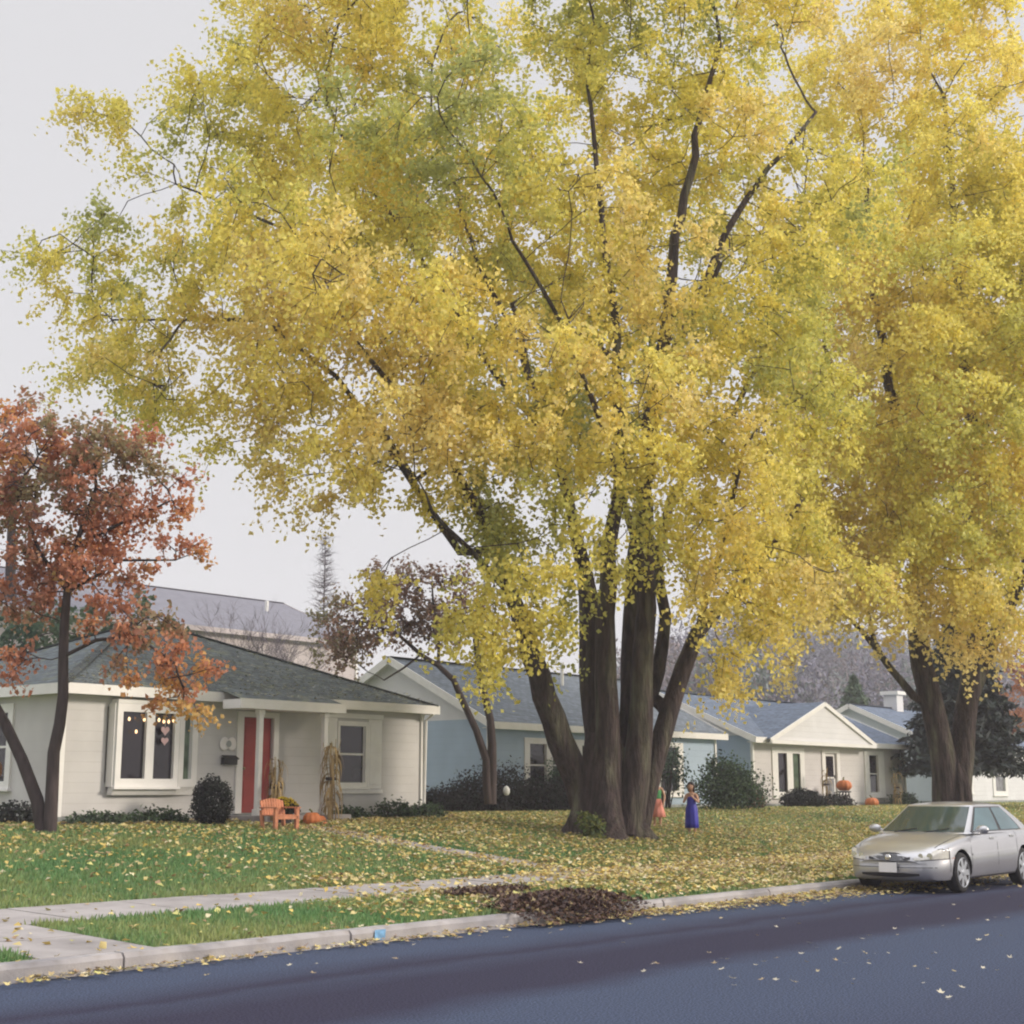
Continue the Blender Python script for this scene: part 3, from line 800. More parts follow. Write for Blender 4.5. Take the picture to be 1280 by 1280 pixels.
MAPLE2_BLOBS = [
    (41.08, 19.34, 24.35, 2.19, 2.44, 4.00, 0.90),
    (42.19, 18.01, 27.23, 2.19, 1.22, 4.00, 0.90),
    (41.67, 17.07, 20.55, 2.26, 2.50, 4.00, 0.80),
    (39.34, 18.30, 17.24, 2.33, 2.33, 4.00, 1.00),
    (41.17, 16.12, 15.70, 2.33, 2.56, 4.00, 1.00),
    (38.68, 19.09, 13.43, 1.86, 1.98, 3.50, 1.00),
    (39.22, 16.88, 11.94, 2.27, 2.04, 4.00, 1.00),
    (41.70, 15.48, 11.70, 2.09, 2.33, 4.00, 1.00),
    (38.41, 19.40, 9.51, 1.75, 1.51, 2.50, 1.00),
    (38.82, 20.48, 10.94, 1.43, 1.91, 3.00, 1.00),
    (38.75, 19.78, 7.91, 1.41, 0.99, 2.00, 1.00),
    (38.21, 21.20, 8.47, 1.07, 0.95, 1.50, 0.90),
    (40.70, 18.24, 10.94, 2.62, 2.14, 3.50, 1.00),
    (38.89, 17.28, 8.85, 1.93, 1.36, 3.00, 1.00),
    (40.25, 15.65, 7.69, 1.48, 1.48, 3.00, 1.00),
    (38.96, 18.75, 7.48, 0.93, 0.74, 1.50, 0.90),
    (39.24, 16.86, 6.19, 0.55, 0.77, 0.90, 1.00),
    (44.18, 15.64, 25.78, 1.22, 0.98, 2.00, 0.50),
    (44.46, 15.31, 20.43, 1.95, 2.68, 4.00, 0.70),
    (38.57, 20.77, 7.38, 0.57, 0.48, 0.80, 0.70),
    (38.38, 21.00, 5.82, 0.48, 0.33, 0.60, 0.80),
    (38.04, 21.40, 7.74, 0.60, 0.83, 1.00, 0.70),
    (37.46, 17.42, 7.31, 1.55, 0.89, 1.60, 1.00),
    (37.99, 16.02, 7.24, 1.31, 0.88, 1.60, 1.00),
    (37.54, 18.89, 8.15, 1.36, 1.09, 2.00, 1.00),
    (39.79, 15.43, 6.48, 1.12, 0.90, 1.60, 1.00),
    (38.77, 15.87, 5.75, 0.53, 0.53, 0.80, 0.80),
    (38.05, 17.50, 6.48, 0.58, 0.54, 0.80, 0.80),
    (37.30, 17.62, 11.22, 1.77, 1.77, 2.00, 1.00),
    (38.69, 15.96, 9.36, 1.77, 1.33, 2.00, 1.00),
    (38.53, 20.82, 11.94, 1.43, 1.67, 2.50, 0.90),
    (45.92, 13.57, 16.37, 2.68, 5.85, 5.00, 0.70),
    (42.18, 16.47, 25.24, 1.91, 1.43, 3.00, 0.90),
    (43.32, 15.11, 22.73, 1.43, 1.67, 3.00, 0.90),
    (41.71, 15.47, 17.49, 1.63, 1.86, 3.00, 0.90),
    (42.21, 14.88, 14.43, 1.40, 2.09, 3.00, 1.00),
    (38.79, 17.40, 14.62, 1.82, 1.59, 3.00, 1.00),
    (39.65, 16.37, 17.37, 1.59, 1.59, 3.00, 0.90),
    (40.83, 14.97, 9.09, 1.36, 1.36, 2.00, 1.00),
    (45.05, 14.60, 8.63, 2.19, 2.44, 4.00, 0.70),
    (46.35, 19.28, 17.71, 3.99, 6.65, 3.00, 0.60)]
RED_BASE = (14.30, 22.40)
RED_STEMS = [
    {'pts': [(14.31, 22.38, 0.91, 0.125), (14.31, 22.39, 1.49, 0.115), (14.30, 22.40, 2.30, 0.105), (14.35, 22.34, 2.79, 0.100), (14.37, 22.31, 3.27, 0.095), (14.35, 22.34, 3.97, 0.090), (14.34, 22.35, 4.54, 0.085), (14.35, 22.34, 5.11, 0.070), (14.42, 22.26, 5.97, 0.050), (14.61, 22.03, 6.99, 0.030)], 'from': None, 'gmin': 3.2},
    {'pts': [(14.27, 22.51, 0.91, 0.125), (14.18, 22.63, 1.49, 0.115), (14.01, 22.90, 2.17, 0.105), (13.85, 23.25, 2.80, 0.095), (13.58, 23.57, 3.43, 0.085), (13.41, 23.93, 4.43, 0.070), (13.35, 24.00, 5.73, 0.050), (13.48, 23.84, 6.91, 0.030)], 'from': None, 'gmin': 3.2},
    {'pts': [(14.36, 22.33, 3.97, 0.045), (14.53, 21.66, 4.22, 0.035), (14.86, 20.96, 4.27, 0.028), (15.19, 20.24, 3.77, 0.020)], 'from': 0, 'gmin': 3.0},
    {'pts': [(14.35, 22.34, 5.11, 0.040), (14.01, 22.75, 5.82, 0.035), (13.69, 23.12, 6.84, 0.020)], 'from': 0, 'gmin': 3.2},
    {'pts': [(14.42, 22.26, 5.97, 0.040), (15.00, 21.57, 6.41, 0.030), (15.50, 20.97, 6.77, 0.015)], 'from': 0, 'gmin': 3.2},
    {'pts': [(14.35, 22.34, 5.11, 0.040), (14.93, 21.65, 5.68, 0.030), (15.57, 20.88, 5.68, 0.015)], 'from': 0, 'gmin': 3.2}]
RED_BLOBS = [
    (14.03, 22.72, 7.66, 0.85, 0.56, 0.90, 1.00),
    (14.68, 21.95, 7.73, 0.87, 0.56, 0.90, 1.00),
    (13.74, 23.07, 6.77, 0.77, 0.70, 1.00, 1.00),
    (14.58, 22.07, 6.70, 1.13, 0.77, 1.00, 1.00),
    (15.30, 21.21, 7.14, 0.56, 0.45, 0.60, 0.80),
    (15.64, 20.80, 6.41, 0.42, 0.20, 0.35, 0.60),
    (14.11, 22.63, 5.61, 0.87, 0.59, 0.90, 1.00),
    (14.79, 21.81, 5.68, 0.77, 0.51, 0.70, 0.80),
    (15.43, 21.05, 5.82, 0.62, 0.31, 0.50, 0.50),
    (15.75, 20.67, 5.82, 0.25, 0.14, 0.30, 0.40),
    (13.75, 23.53, 8.33, 0.37, 0.37, 0.50, 0.70),
    (13.04, 23.90, 6.99, 0.85, 1.27, 1.00, 0.80),
    (14.00, 22.76, 4.89, 0.77, 0.37, 0.60, 0.80),
    (14.92, 21.04, 4.35, 0.86, 0.39, 0.60, 1.00),
    (15.26, 20.32, 3.71, 0.66, 0.41, 0.50, 1.00),
    (14.88, 20.93, 3.72, 0.47, 0.39, 0.50, 1.00),
    (15.49, 19.89, 3.12, 0.49, 0.16, 0.30, 0.90),
    (13.70, 22.65, 3.83, 0.36, 0.25, 0.35, 1.00),
    (15.14, 20.47, 3.37, 0.41, 0.33, 0.40, 1.00),
    (14.57, 21.77, 4.80, 0.50, 0.25, 0.40, 0.80)]
PLUM_BASE = (29.55, 25.60)
PLUM_STEMS = [
    {'pts': [(29.59, 25.55, 1.29, 0.150), (29.60, 25.54, 2.24, 0.140), (29.57, 25.57, 3.51, 0.110), (29.47, 25.69, 4.15, 0.100), (29.36, 25.82, 4.90, 0.090), (29.30, 25.89, 5.66, 0.070), (29.38, 25.80, 6.54, 0.050)], 'from': None, 'gmin': 4.2},
    {'pts': [(29.47, 25.54, 1.30, 0.120), (29.43, 25.59, 2.45, 0.110), (29.25, 25.80, 3.25, 0.095), (29.04, 26.05, 3.93, 0.090), (28.86, 26.27, 4.57, 0.080), (28.59, 26.59, 4.96, 0.070), (28.28, 26.95, 5.26, 0.060), (27.92, 27.39, 5.76, 0.045), (27.42, 27.98, 6.09, 0.030)], 'from': None, 'gmin': 4.0},
    {'pts': [(28.28, 26.95, 5.26, 0.040), (27.99, 27.30, 4.90, 0.030), (27.65, 27.71, 4.57, 0.020)], 'from': 0, 'gmin': 3.8},
    {'pts': [(28.59, 26.59, 4.96, 0.050), (28.62, 26.71, 6.10, 0.040), (28.54, 26.81, 7.20, 0.025)], 'from': 0, 'gmin': 4}]
PLUM_BLOBS = [
    (28.54, 26.80, 6.21, 1.09, 0.83, 0.90, 1.00),
    (27.70, 27.80, 6.54, 1.30, 0.87, 1.00, 1.00),
    (28.11, 27.31, 7.31, 1.30, 0.48, 0.80, 0.80),
    (27.01, 28.63, 5.77, 0.98, 0.76, 0.90, 1.00),
    (28.33, 27.06, 6.98, 0.98, 0.61, 0.90, 0.80),
    (28.89, 26.39, 7.38, 0.65, 0.43, 0.70, 0.60),
    (27.36, 28.21, 5.99, 1.09, 0.83, 0.90, 0.80),
    (27.02, 28.62, 5.27, 0.61, 0.56, 0.60, 0.70),
    (27.99, 27.46, 5.99, 1.09, 0.69, 0.90, 0.80),
    (29.03, 26.22, 6.54, 0.78, 0.74, 0.80, 0.70),
    (27.56, 27.98, 6.87, 0.69, 0.43, 0.60, 0.50),
    (26.79, 28.89, 6.32, 0.43, 0.43, 0.40, 0.40)]
ORANGE_BASE = (87.36, 33.00)
ORANGE_STEMS = [
    {'pts': [(87.40, 32.95, 0.61, 0.200), (87.57, 32.75, 4.40, 0.160), (87.63, 32.68, 7.29, 0.100), (87.62, 32.69, 9.23, 0.060)], 'from': None, 'gmin': 4.0}]
ORANGE_BLOBS = [
    (87.51, 32.82, 8.26, 1.57, 2.06, 1.50, 1.00),
    (88.12, 32.10, 6.32, 2.20, 2.45, 1.80, 1.00),
    (88.58, 31.54, 9.72, 1.96, 1.96, 1.50, 1.00)]
TEAL_BASE = (25.93, 36.50)
TEAL_STEMS = [
    {'pts': [(25.91, 36.53, 1.37, 0.200), (25.82, 36.64, 4.18, 0.160), (25.75, 36.71, 6.10, 0.100), (25.81, 36.65, 6.82, 0.060)], 'from': None, 'gmin': 4.0}]
TEAL_BLOBS = [
    (26.06, 36.35, 6.34, 1.01, 0.91, 1.60, 1.00),
    (25.13, 37.45, 6.10, 1.08, 1.08, 1.80, 1.00),
    (24.20, 38.56, 6.10, 1.20, 0.96, 1.80, 1.00),
    (23.44, 39.47, 5.86, 0.96, 0.96, 1.60, 0.80)]
FARRED_BASE = (29.13, 48.00)
FARRED_STEMS = [
    {'pts': [(29.09, 48.04, 1.31, 0.300), (28.85, 48.34, 7.11, 0.220), (28.66, 48.56, 11.62, 0.150), (28.64, 48.59, 14.40, 0.080)], 'from': None, 'gmin': 4.0}]
FARRED_BLOBS = [
    (28.02, 49.32, 15.03, 1.18, 1.18, 2.20, 0.90),
    (29.21, 47.91, 14.71, 0.77, 1.18, 1.60, 0.80),
    (28.52, 48.73, 12.54, 2.07, 1.77, 2.50, 0.80)]
SPRUCE_BASE = (58.69, 24.60)
GREEN_BASE = (95.40, 48.0)
BARE_BASES = [(35.93, 44.0, 8.6), (36.91, 44.0, 9.6), (37.91, 44.0, 9.2)]
LARCH_BASE = (56.84, 62.00, 14.8)
GIRL1 = (29.68, 19.3)
GIRL2 = (30.28, 20.7)

def flared(cx, cy, z0, rx, ry, top, lean=(0, 0), seed=1, n=40, roots=7):
    def f(mb):
        rows = []
        for zi in range(12):
            t = zi/11
            z = z0-.15 + (top+.15)*t
            k = (1-t)**2.2
            row = []
            for i in range(n+1):
                a = 2*PI*(i % n)/n
                lob = 1 + (.10+.20*k)*math.cos(a*roots+seed+1.5*math.sin(a*2+seed)) + .10*noise.noise(Vector((math.cos(a)*2, math.sin(a)*2, z*.6+seed)))
                rr = (.78+.62*(1-t)**4.5)*lob*(1-.42*t**4)
                row.append((cx+lean[0]*t+math.cos(a)*rx*rr, cy+lean[1]*t+math.sin(a)*ry*rr, z))
            rows.append(row)
        mb.grid(rows)
    return f

MAPLE = [(.47, .49, .17), (.63, .62, .17), (.81, .73, .18), (.87, .76, .19), (.89, .75, .22), (.88, .73, .29)]
t1 = thing('maple_tree', 'huge yellow maple with many stems rising from one base', 'tree', (MAPLE1_BASE[0], MAPLE1_BASE[1], g(MAPLE1_BASE[1])))
make_tree(t1, MAPLE1_STEMS, MAPLE1_BLOBS, .95, 280, .108, MAPLE, M['bark'], tw=(.5, 1.15), twigs=8, hang=.75, jit=.10, holes=-.2,
          flare=flared(MAPLE1_BASE[0], MAPLE1_BASE[1], g(MAPLE1_BASE[1]), .80, .72, 2.3, seed=2, roots=6))
t2 = thing('maple_tree', 'yellow maple with a forked trunk behind the parked silver car', 'tree', (MAPLE2_BASE[0], MAPLE2_BASE[1], g(MAPLE2_BASE[1])))
make_tree(t2, MAPLE2_STEMS, MAPLE2_BLOBS, 1.05, 300, .128, [(.70, .67, .18), (.84, .77, .20), (.90, .79, .20), (.91, .79, .23), (.91, .77, .28), (.90, .75, .33)], M['bark'], tw=(.55, 1.25), twigs=8, hang=.75, jit=.12, holes=-.26,
          flare=flared(MAPLE2_BASE[0], MAPLE2_BASE[1], g(MAPLE2_BASE[1]), .56, .52, 2.0, seed=5))
RED = [(.34, .28, .15), (.50, .23, .15), (.57, .25, .155), (.63, .28, .15), (.73, .42, .15), (.70, .47, .16)]
t3 = thing('red_leaved_tree', 'small twin-trunked tree with rust red leaves beside the beige house', 'tree', (RED_BASE[0], RED_BASE[1], g(RED_BASE[1])))
make_tree(t3, RED_STEMS, RED_BLOBS, .42, 100, .09, RED, M['bark_dark'], step=.22, dkill=.4, dinf=3, hang=.15, twigs=5, tw=(.2, .5), nscale=.6,
          colour=lambda A: np.clip((4.6-A[:, 2])*.5, -.25, .9))
t4 = thing('purple_leaved_tree', 'dark purplish twin-stemmed tree in front of the blue house', 'tree', (PLUM_BASE[0], PLUM_BASE[1], g(PLUM_BASE[1])))
make_tree(t4, PLUM_STEMS, PLUM_BLOBS, .5, 70, .10, [(.24, .17, .13), (.32, .20, .16), (.36, .23, .17), (.33, .31, .16)], M['bark_dark'], step=.25, dkill=.5, dinf=3, hang=.1, twigs=5, tw=(.3, .6), nscale=.5)
t5 = thing('orange_tree', 'orange leaved tree behind the spruce at the edge of the view', 'tree', (ORANGE_BASE[0], ORANGE_BASE[1], g(ORANGE_BASE[1])))
make_tree(t5, ORANGE_STEMS, ORANGE_BLOBS, 1.0, 60, .2, [(.34, .13, .06), (.48, .19, .08), (.55, .26, .11)], M['bark_dark'], step=.5, dkill=.7)
t6 = thing('teal_tree', 'bluish green tree rising behind the beige house roof', 'tree', (TEAL_BASE[0], TEAL_BASE[1], g(TEAL_BASE[1])))
make_tree(t6, TEAL_STEMS, TEAL_BLOBS, .9, 70, .17, [(.06, .11, .085), (.09, .15, .10), (.13, .17, .10)], M['bark_dark'], step=.45, dkill=.7)
t7 = thing('far_red_tree', 'distant dull red tree showing above the rust red tree', 'tree', (FARRED_BASE[0], FARRED_BASE[1], g(FARRED_BASE[1])))
make_tree(t7, FARRED_STEMS, FARRED_BLOBS, 1.2, 60, .24, [(.14, .15, .13), (.28, .13, .10), (.36, .15, .11)], M['bark_dark'], step=.5, dkill=.9)

# spruce beyond the second maple
def conifer(name, label, base, h, rad, z_low, n, cols, size=.35, cat='tree'):
    root = thing(name, label, cat, base)
    mb = MB(); mb.tube([(0, 0, -.1), (0, 0, h*.5), (0, 0, h)], [.2, .12, .02], 8)
    mb.build('trunk', M['bark_dark'], root, smooth=True)
    u = rng.uniform(0, 1, n)**.75
    z = z_low + (h-z_low)*(1-u)
    tier = np.abs(((z*1.55) % 1)-.5)*.5 + .75
    a = rng.uniform(0, 2*PI, n)
    arm = 1 + .22*np.sin(a*9 + np.floor(z*1.55)*2.3)
    rmax = rad*(1-(z-z_low)/(h-z_low))**.8*tier*arm
    rr = rmax*np.sqrt(rng.uniform(.12, 1, n))
    C = np.stack([np.cos(a)*rr, np.sin(a)*rr, z-.18*rr], 1)
    c = np.array(cols)[rng.integers(0, len(cols), n)]*rng.uniform(.7, 1.25, n)[:, None]
    V, F, cc = leaf_arrays(C, size*rng.uniform(.6, 1.2, n), size*.28, c, up=1.2, droop=.3, out=np.stack([np.cos(a), np.sin(a), a*0], 1))
    link('crown', fast_mesh('crown', V, F, cc), M['needle'], root)
    return root
conifer('spruce_tree', 'dark spruce behind the forked yellow maple', (SPRUCE_BASE[0], SPRUCE_BASE[1], g(SPRUCE_BASE[1])), 8.6, 2.9, 1.7, 16000, [(.018, .03, .026), (.03, .045, .035), (.022, .03, .03)], .5)
conifer('juniper_tree', 'pale green conifer on the hillside behind the gabled white house', (GREEN_BASE[0], GREEN_BASE[1], g(GREEN_BASE[1])), 8.6, 3.4, .5, 7000, [(.08, .13, .07), (.10, .15, .08)], .6)

# bare trees
def bare_tree(name, label, base, h, spread, seed, mat, group=None, levels=4, r0=.12, conic=False):
    root = thing(name, label, 'tree', base, group=group)
    rnd = random.Random(seed); mb = MB()
    def br(p, d, L, r, lv):
        q = p; pts = [p]; rr = [r]
        for k in range(4):
            d = (d + Vector((rnd.gauss(0, .12), rnd.gauss(0, .12), rnd.gauss(.04, .08)))).normalized()
            q = q + d*L/4; pts.append(q); rr.append(r*(1-.6*(k+1)/4))
        mb.tube(pts, rr, 5 if lv < 2 else 3, cap=False)
        if lv >= levels: return
        for k in range(6 if lv < 2 else 5):
            t = rnd.uniform(.35, 1); i = min(3, int(t*4)); s = pts[i].lerp(pts[i+1], t*4-i if t < 1 else 1)
            dd = (d + Vector((rnd.gauss(0, spread), rnd.gauss(0, spread), rnd.gauss(.15, .3)))).normalized()
            br(s, dd, L*rnd.uniform(.42, .66), max(rr[i+1]*.6, .006), lv+1)
    if conic:
        pts = [(0, 0, h*t/10) for t in range(11)]
        mb.tube(pts, [r0*(1-.09*t) for t in range(11)], 6, cap=False)
        for k in range(300):
            t = rnd.uniform(.12, 1); z = h*t; a = rnd.uniform(0, 2*PI); L = spread*(1.05-t)*rnd.uniform(.6, 1.1)
            p = Vector((0, 0, z)); e = Vector((math.cos(a)*L, math.sin(a)*L, z+L*.25))
            mb.tube([p, (p+e)/2-Vector((0, 0, .08*L)), e], [.03, .02, .008], 3, cap=False)
            for s in range(5):
                m = p.lerp(e, rnd.uniform(.3, 1)); mb.tube([m, m+Vector((rnd.gauss(0, .3), rnd.gauss(0, .3), rnd.gauss(.05, .2)))], [.01, .005], 3, cap=False)
    else:
        br(Vector((0, 0, 0)), Vector((0, 0, 1)), h*.5, r0, 0)
    mb.build('trunk', mat, root)
    return root
for k, (bx, by, hh) in enumerate(BARE_BASES):
    bare_tree('bare_tree', 'bare thin tree in front of the long grey roof, ' + ['nearest the rust red tree', 'middle one', 'nearest the tall bare conifer'][k], (bx, by, g(by)), hh, .55, 20+k, M['bark_far'], r0=.07)
bare_tree('bare_conifer', 'tall bare conical tree beyond the end of the long grey roof', (LARCH_BASE[0], LARCH_BASE[1], g(LARCH_BASE[1])), LARCH_BASE[2], 3.2, 4, M['bark_far'], conic=True, r0=.16)

# far wooded hillside: one fuzzy mass
def far_wood():
    mb_n = 5200
    V = []; F = []; Cc = []
    n = 230000
    # tree centres
    T = []
    for k in range(330):
        near = k > 90
        Y = rng.uniform(66 if near else 120, 150); X = Y*(rng.uniform(1.35, 2.9) if near else rng.uniform(.1, 1.4))
        T.append((X, Y, gh(X, Y), rng.uniform(9, 15) if near else rng.uniform(6, 8), rng.uniform(2.5, 4.5), rng.uniform(0, 1)))
    T = np.array(T)
    i = rng.integers(0, len(T), n)
    p = rng.normal(size=(n, 3)); p /= np.linalg.norm(p, axis=1)[:, None]; p *= (rng.uniform(0, 1, n)**.4)[:, None]
    C = np.stack([T[i, 0]+p[:, 0]*T[i, 4], T[i, 1]+p[:, 1]*T[i, 4], T[i, 2]+T[i, 3]*.58+p[:, 2]*T[i, 3]*.45], 1)
    t = T[i, 5][:, None]
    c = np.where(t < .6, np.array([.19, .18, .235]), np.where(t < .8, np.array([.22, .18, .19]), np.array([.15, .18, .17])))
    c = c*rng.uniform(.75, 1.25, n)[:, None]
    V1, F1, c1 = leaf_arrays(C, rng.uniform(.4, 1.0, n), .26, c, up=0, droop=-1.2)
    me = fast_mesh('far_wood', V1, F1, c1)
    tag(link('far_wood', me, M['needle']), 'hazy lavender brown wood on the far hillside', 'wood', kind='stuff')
far_wood()

# ------------------------------------------------------------------ shrubs and plants
def shrub(name, label, cat, base, blobs, n, size, cols, group=None, up=.5, stems=5, mat=None, lw=.6, spiky=0.0, flowers=None):
    root = thing(name, label, cat, base, group=group)
    mb = MB(); top = max(b[2]+b[5]*.5 for b in blobs)
    for k in range(stems):
        b = blobs[k % len(blobs)]
        a = rng.uniform(0, 2*PI)
        e = Vector((b[0]+math.cos(a)*b[3]*.5, b[1]+math.sin(a)*b[4]*.5, b[2]+b[5]*rng.uniform(.2, .8)))
        mb.tube([(b[0]*.3, b[1]*.3, -.05), e*.55+Vector((0, 0, .03)), e], [.022, .014, .006], 4, cap=False)
    mb.build('stem', M['bark_dark'], root)
    w = np.array([b[3]*b[4]*b[5] for b in blobs])**.8
    i = rng.choice(len(blobs), n, p=w/w.sum()); B = np.array(blobs)[i]
    p = rng.normal(size=(n, 3)); p /= np.linalg.norm(p, axis=1)[:, None]
    q = p*(rng.uniform(.25, 1, n)**.5)[:, None]
    lump = 1 + .22*np.array([noise.noise(Vector((a[0]*2.3+k*.7, a[1]*2.3, a[2]*2.3))) for a, k in zip(p, i)])
    if spiky: lump = lump + spiky*np.array([noise.noise(Vector((a[0]*9+k, a[1]*9, a[2]*9))) for a, k in zip(p, i)])
    C = np.stack([B[:, 0]+q[:, 0]*B[:, 3]*lump, B[:, 1]+q[:, 1]*B[:, 4]*lump, B[:, 2]+q[:, 2]*B[:, 5]*lump], 1)
    k = C[:, 2] > 0; C = C[k]; p = p[k]; n = len(C)
    c = np.array(cols)[rng.integers(0, len(cols), n)]*rng.uniform(.7, 1.3, n)[:, None]
    V, F, cc = leaf_arrays(C, size*rng.uniform(.6, 1.3, n), size*lw, c, up=up, droop=0, out=p)
    link('foliage', fast_mesh('foliage', V, F, cc), mat or M['leaf'], root)
    return root
DARK = [(.020, .026, .022), (.030, .040, .030), (.026, .024, .026)]
GREEN = [(.08, .13, .07), (.11, .17, .085), (.06, .085, .06)]
def sh(px_x, px_y, z=None): return (px_x, px_y, g(px_y) if z is None else z)
shrub('shrub', 'dark round clipped shrub left of the red front door', 'shrub', sh(18.55, 23.35), [(0, 0, .45, .42, .42, .55)], 5200, .06, DARK)
# low plants along the beige house foundation
for k, (x, y, rx, h, lab) in enumerate([(16.6, 24.35, .75, .22, 'low leafy plants under the left end of the bay window'), (17.9, 24.3, .7, .28, 'low leafy plants under the right end of the bay window'),
                          (23.2, 24.35, .5, .25, 'low dark plant under the shuttered window'), (24.6, 24.3, .65, .42, 'scrubby green plant right of the shuttered window'), (25.7, 24.3, .5, .35, 'low plant at the right corner of the beige house')]):
    shrub('low_plant', lab, 'plant', sh(x, y), [(0, 0, .05, rx, .35, h), (rx*.5, -.1, .05, rx*.5, .3, h*.8)], 1500, .09, GREEN, group='low plants along the beige house', up=.6, spiky=.5)
shrub('low_plant', 'low bush at the left corner of the beige house', 'plant', sh(15.35, 25.2), [(0, 0, .1, .6, .5, .35)], 1800, .08, DARK, group='low plants along the beige house')
# dark bushes in front of the blue house
for k, (x, y, rx, h, lab) in enumerate([(29.6, 27.2, .9, .75, 'low dark bush at the left end of the blue house bed'), (30.6, 26.9, .95, 1.2, 'dark upright bush beside the white globe'), (31.7, 26.7, 1.0, 1.35, 'dark bush left of the purple-leaved tree'),
                          (33.0, 26.6, 1.0, .95, 'dark bush right of the purple-leaved tree'), (34.3, 26.6, 1.0, 1.15, 'dark bush under the wide blue house window'), (35.7, 26.7, 1.1, 1.0, 'dark bush against the left limb of the huge maple')]):
    shrub('dark_bush', lab, 'bush', sh(x, y), [(0, 0, h*.42, rx*.8, .7, h*.62), (-rx*.5, .1, h*.3, rx*.6, .6, h*.5), (rx*.5, -.1, h*.3, rx*.6, .6, h*.45)], 5200, .085, DARK+[(.035, .026, .03)], group='dark bushes along the blue house', spiky=.6)
shrub('leafy_bush', 'taller loose green bush in front of the wide blue house window', 'bush', sh(34.9, 27.2), [(0, 0, 1.0, .8, .5, .75), (.8, 0, .85, .6, .5, .55)], 1700, .1, [(.05, .10, .06), (.10, .17, .10)], spiky=.7, stems=8)
shrub('leafy_bush', 'spreading green bush right of the child in the blue dress', 'bush', sh(40.7, 25.0), [(0, 0, .75, 1.0, .9, .75), (-.8, 0, .6, .8, .7, .65), (.9, -.1, .65, .85, .7, .55), (-.4, .2, 1.3, .5, .5, .5), (.3, 0, 1.2, .6, .5, .4)], 5200, .12, GREEN+[(.05, .07, .055)], spiky=1.1, stems=12)
shrub('leafy_bush', 'tall thin spray of green branches above the spreading bush', 'bush', sh(39.4, 26.6), [(0, 0, 1.6, .8, .6, .7), (-.6, 0, 1.9, .5, .4, .5), (.6, 0, 1.2, .5, .5, .7)], 1100, .12, [(.06, .10, .07), (.10, .15, .11)], spiky=.9, stems=14)
shrub('leafy_bush', 'small dark bush between the two children', 'bush', sh(37.2, 26.2), [(0, 0, .5, .7, .6, .6), (.4, 0, .3, .6, .5, .4)], 3000, .09, DARK+[(.06, .045, .05)], spiky=.5)
shrub('grass_clump', 'brown dry grass clump at the right end of the spreading bush', 'grass clump', sh(42.6, 25.2), [(0, 0, .3, .35, .35, .5)], 900, .2, [(.16, .11, .07), (.20, .15, .09)], up=0, lw=.15)
shrub('dark_bush', 'low black-green bush under the paired windows of the gabled house', 'bush', sh(47.0, 25.9), [(0, 0, .3, .95, .7, .42), (.6, 0, .2, .6, .6, .35)], 3600, .1, DARK)
shrub('dark_bush', 'low dark planting beside the step of the gabled house', 'bush', sh(50.1, 26.2), [(0, 0, .15, 1.2, .5, .35)], 2000, .1, DARK+[(.05, .035, .04)], spiky=.6)
shrub('low_plant', 'small green plant at the right end of the gabled house', 'plant', sh(56.4, 26.4), [(0, 0, .2, .8, .5, .35)], 1400, .1, GREEN, spiky=.6)
shrub('low_plant', 'leafy maple sprouts at the foot of the huge trunk', 'plant', sh(25.75, 19.2), [(0, 0, .22, .32, .25, .3), (-.25, .1, .4, .2, .2, .2)], 420, .13, [(.12, .17, .06), (.25, .27, .08)], spiky=.6)


# ------------------------------------------------------------------ houses
def wall_cells(mb, T, u0, u1, v0, v1, holes, reveal=.08):
    us = sorted({u0, u1, *[h[0] for h in holes], *[h[1] for h in holes]}); vs = sorted({v0, v1, *[h[2] for h in holes], *[h[3] for h in holes]})
    for a, b in zip(us, us[1:]):
        for c, d in zip(vs, vs[1:]):
            mu, mv = (a+b)/2, (c+d)/2
            if any(h[0] < mu < h[1] and h[2] < mv < h[3] for h in holes): continue
            mb.quad(T(a, c, 0), T(b, c, 0), T(b, d, 0), T(a, d, 0))
    for h in holes:
        a, b, c, d = h
        for (p, q) in (((a, c), (b, c)), ((b, c), (b, d)), ((b, d), (a, d)), ((a, d), (a, c))):
            mb.quad(T(p[0], p[1], 0), T(q[0], q[1], 0), T(q[0], q[1], -reveal), T(p[0], p[1], -reveal))

def tbox(mb, T, u0, u1, v0, v1, n0, n1):
    P = [T(u, v, n) for n in (n0, n1) for u, v in ((u0, v0), (u1, v0), (u1, v1), (u0, v1))]
    mb.add(P, [(0,3,2,1),(4,5,6,7),(0,1,5,4),(1,2,6,5),(2,3,7,6),(3,0,4,7)])

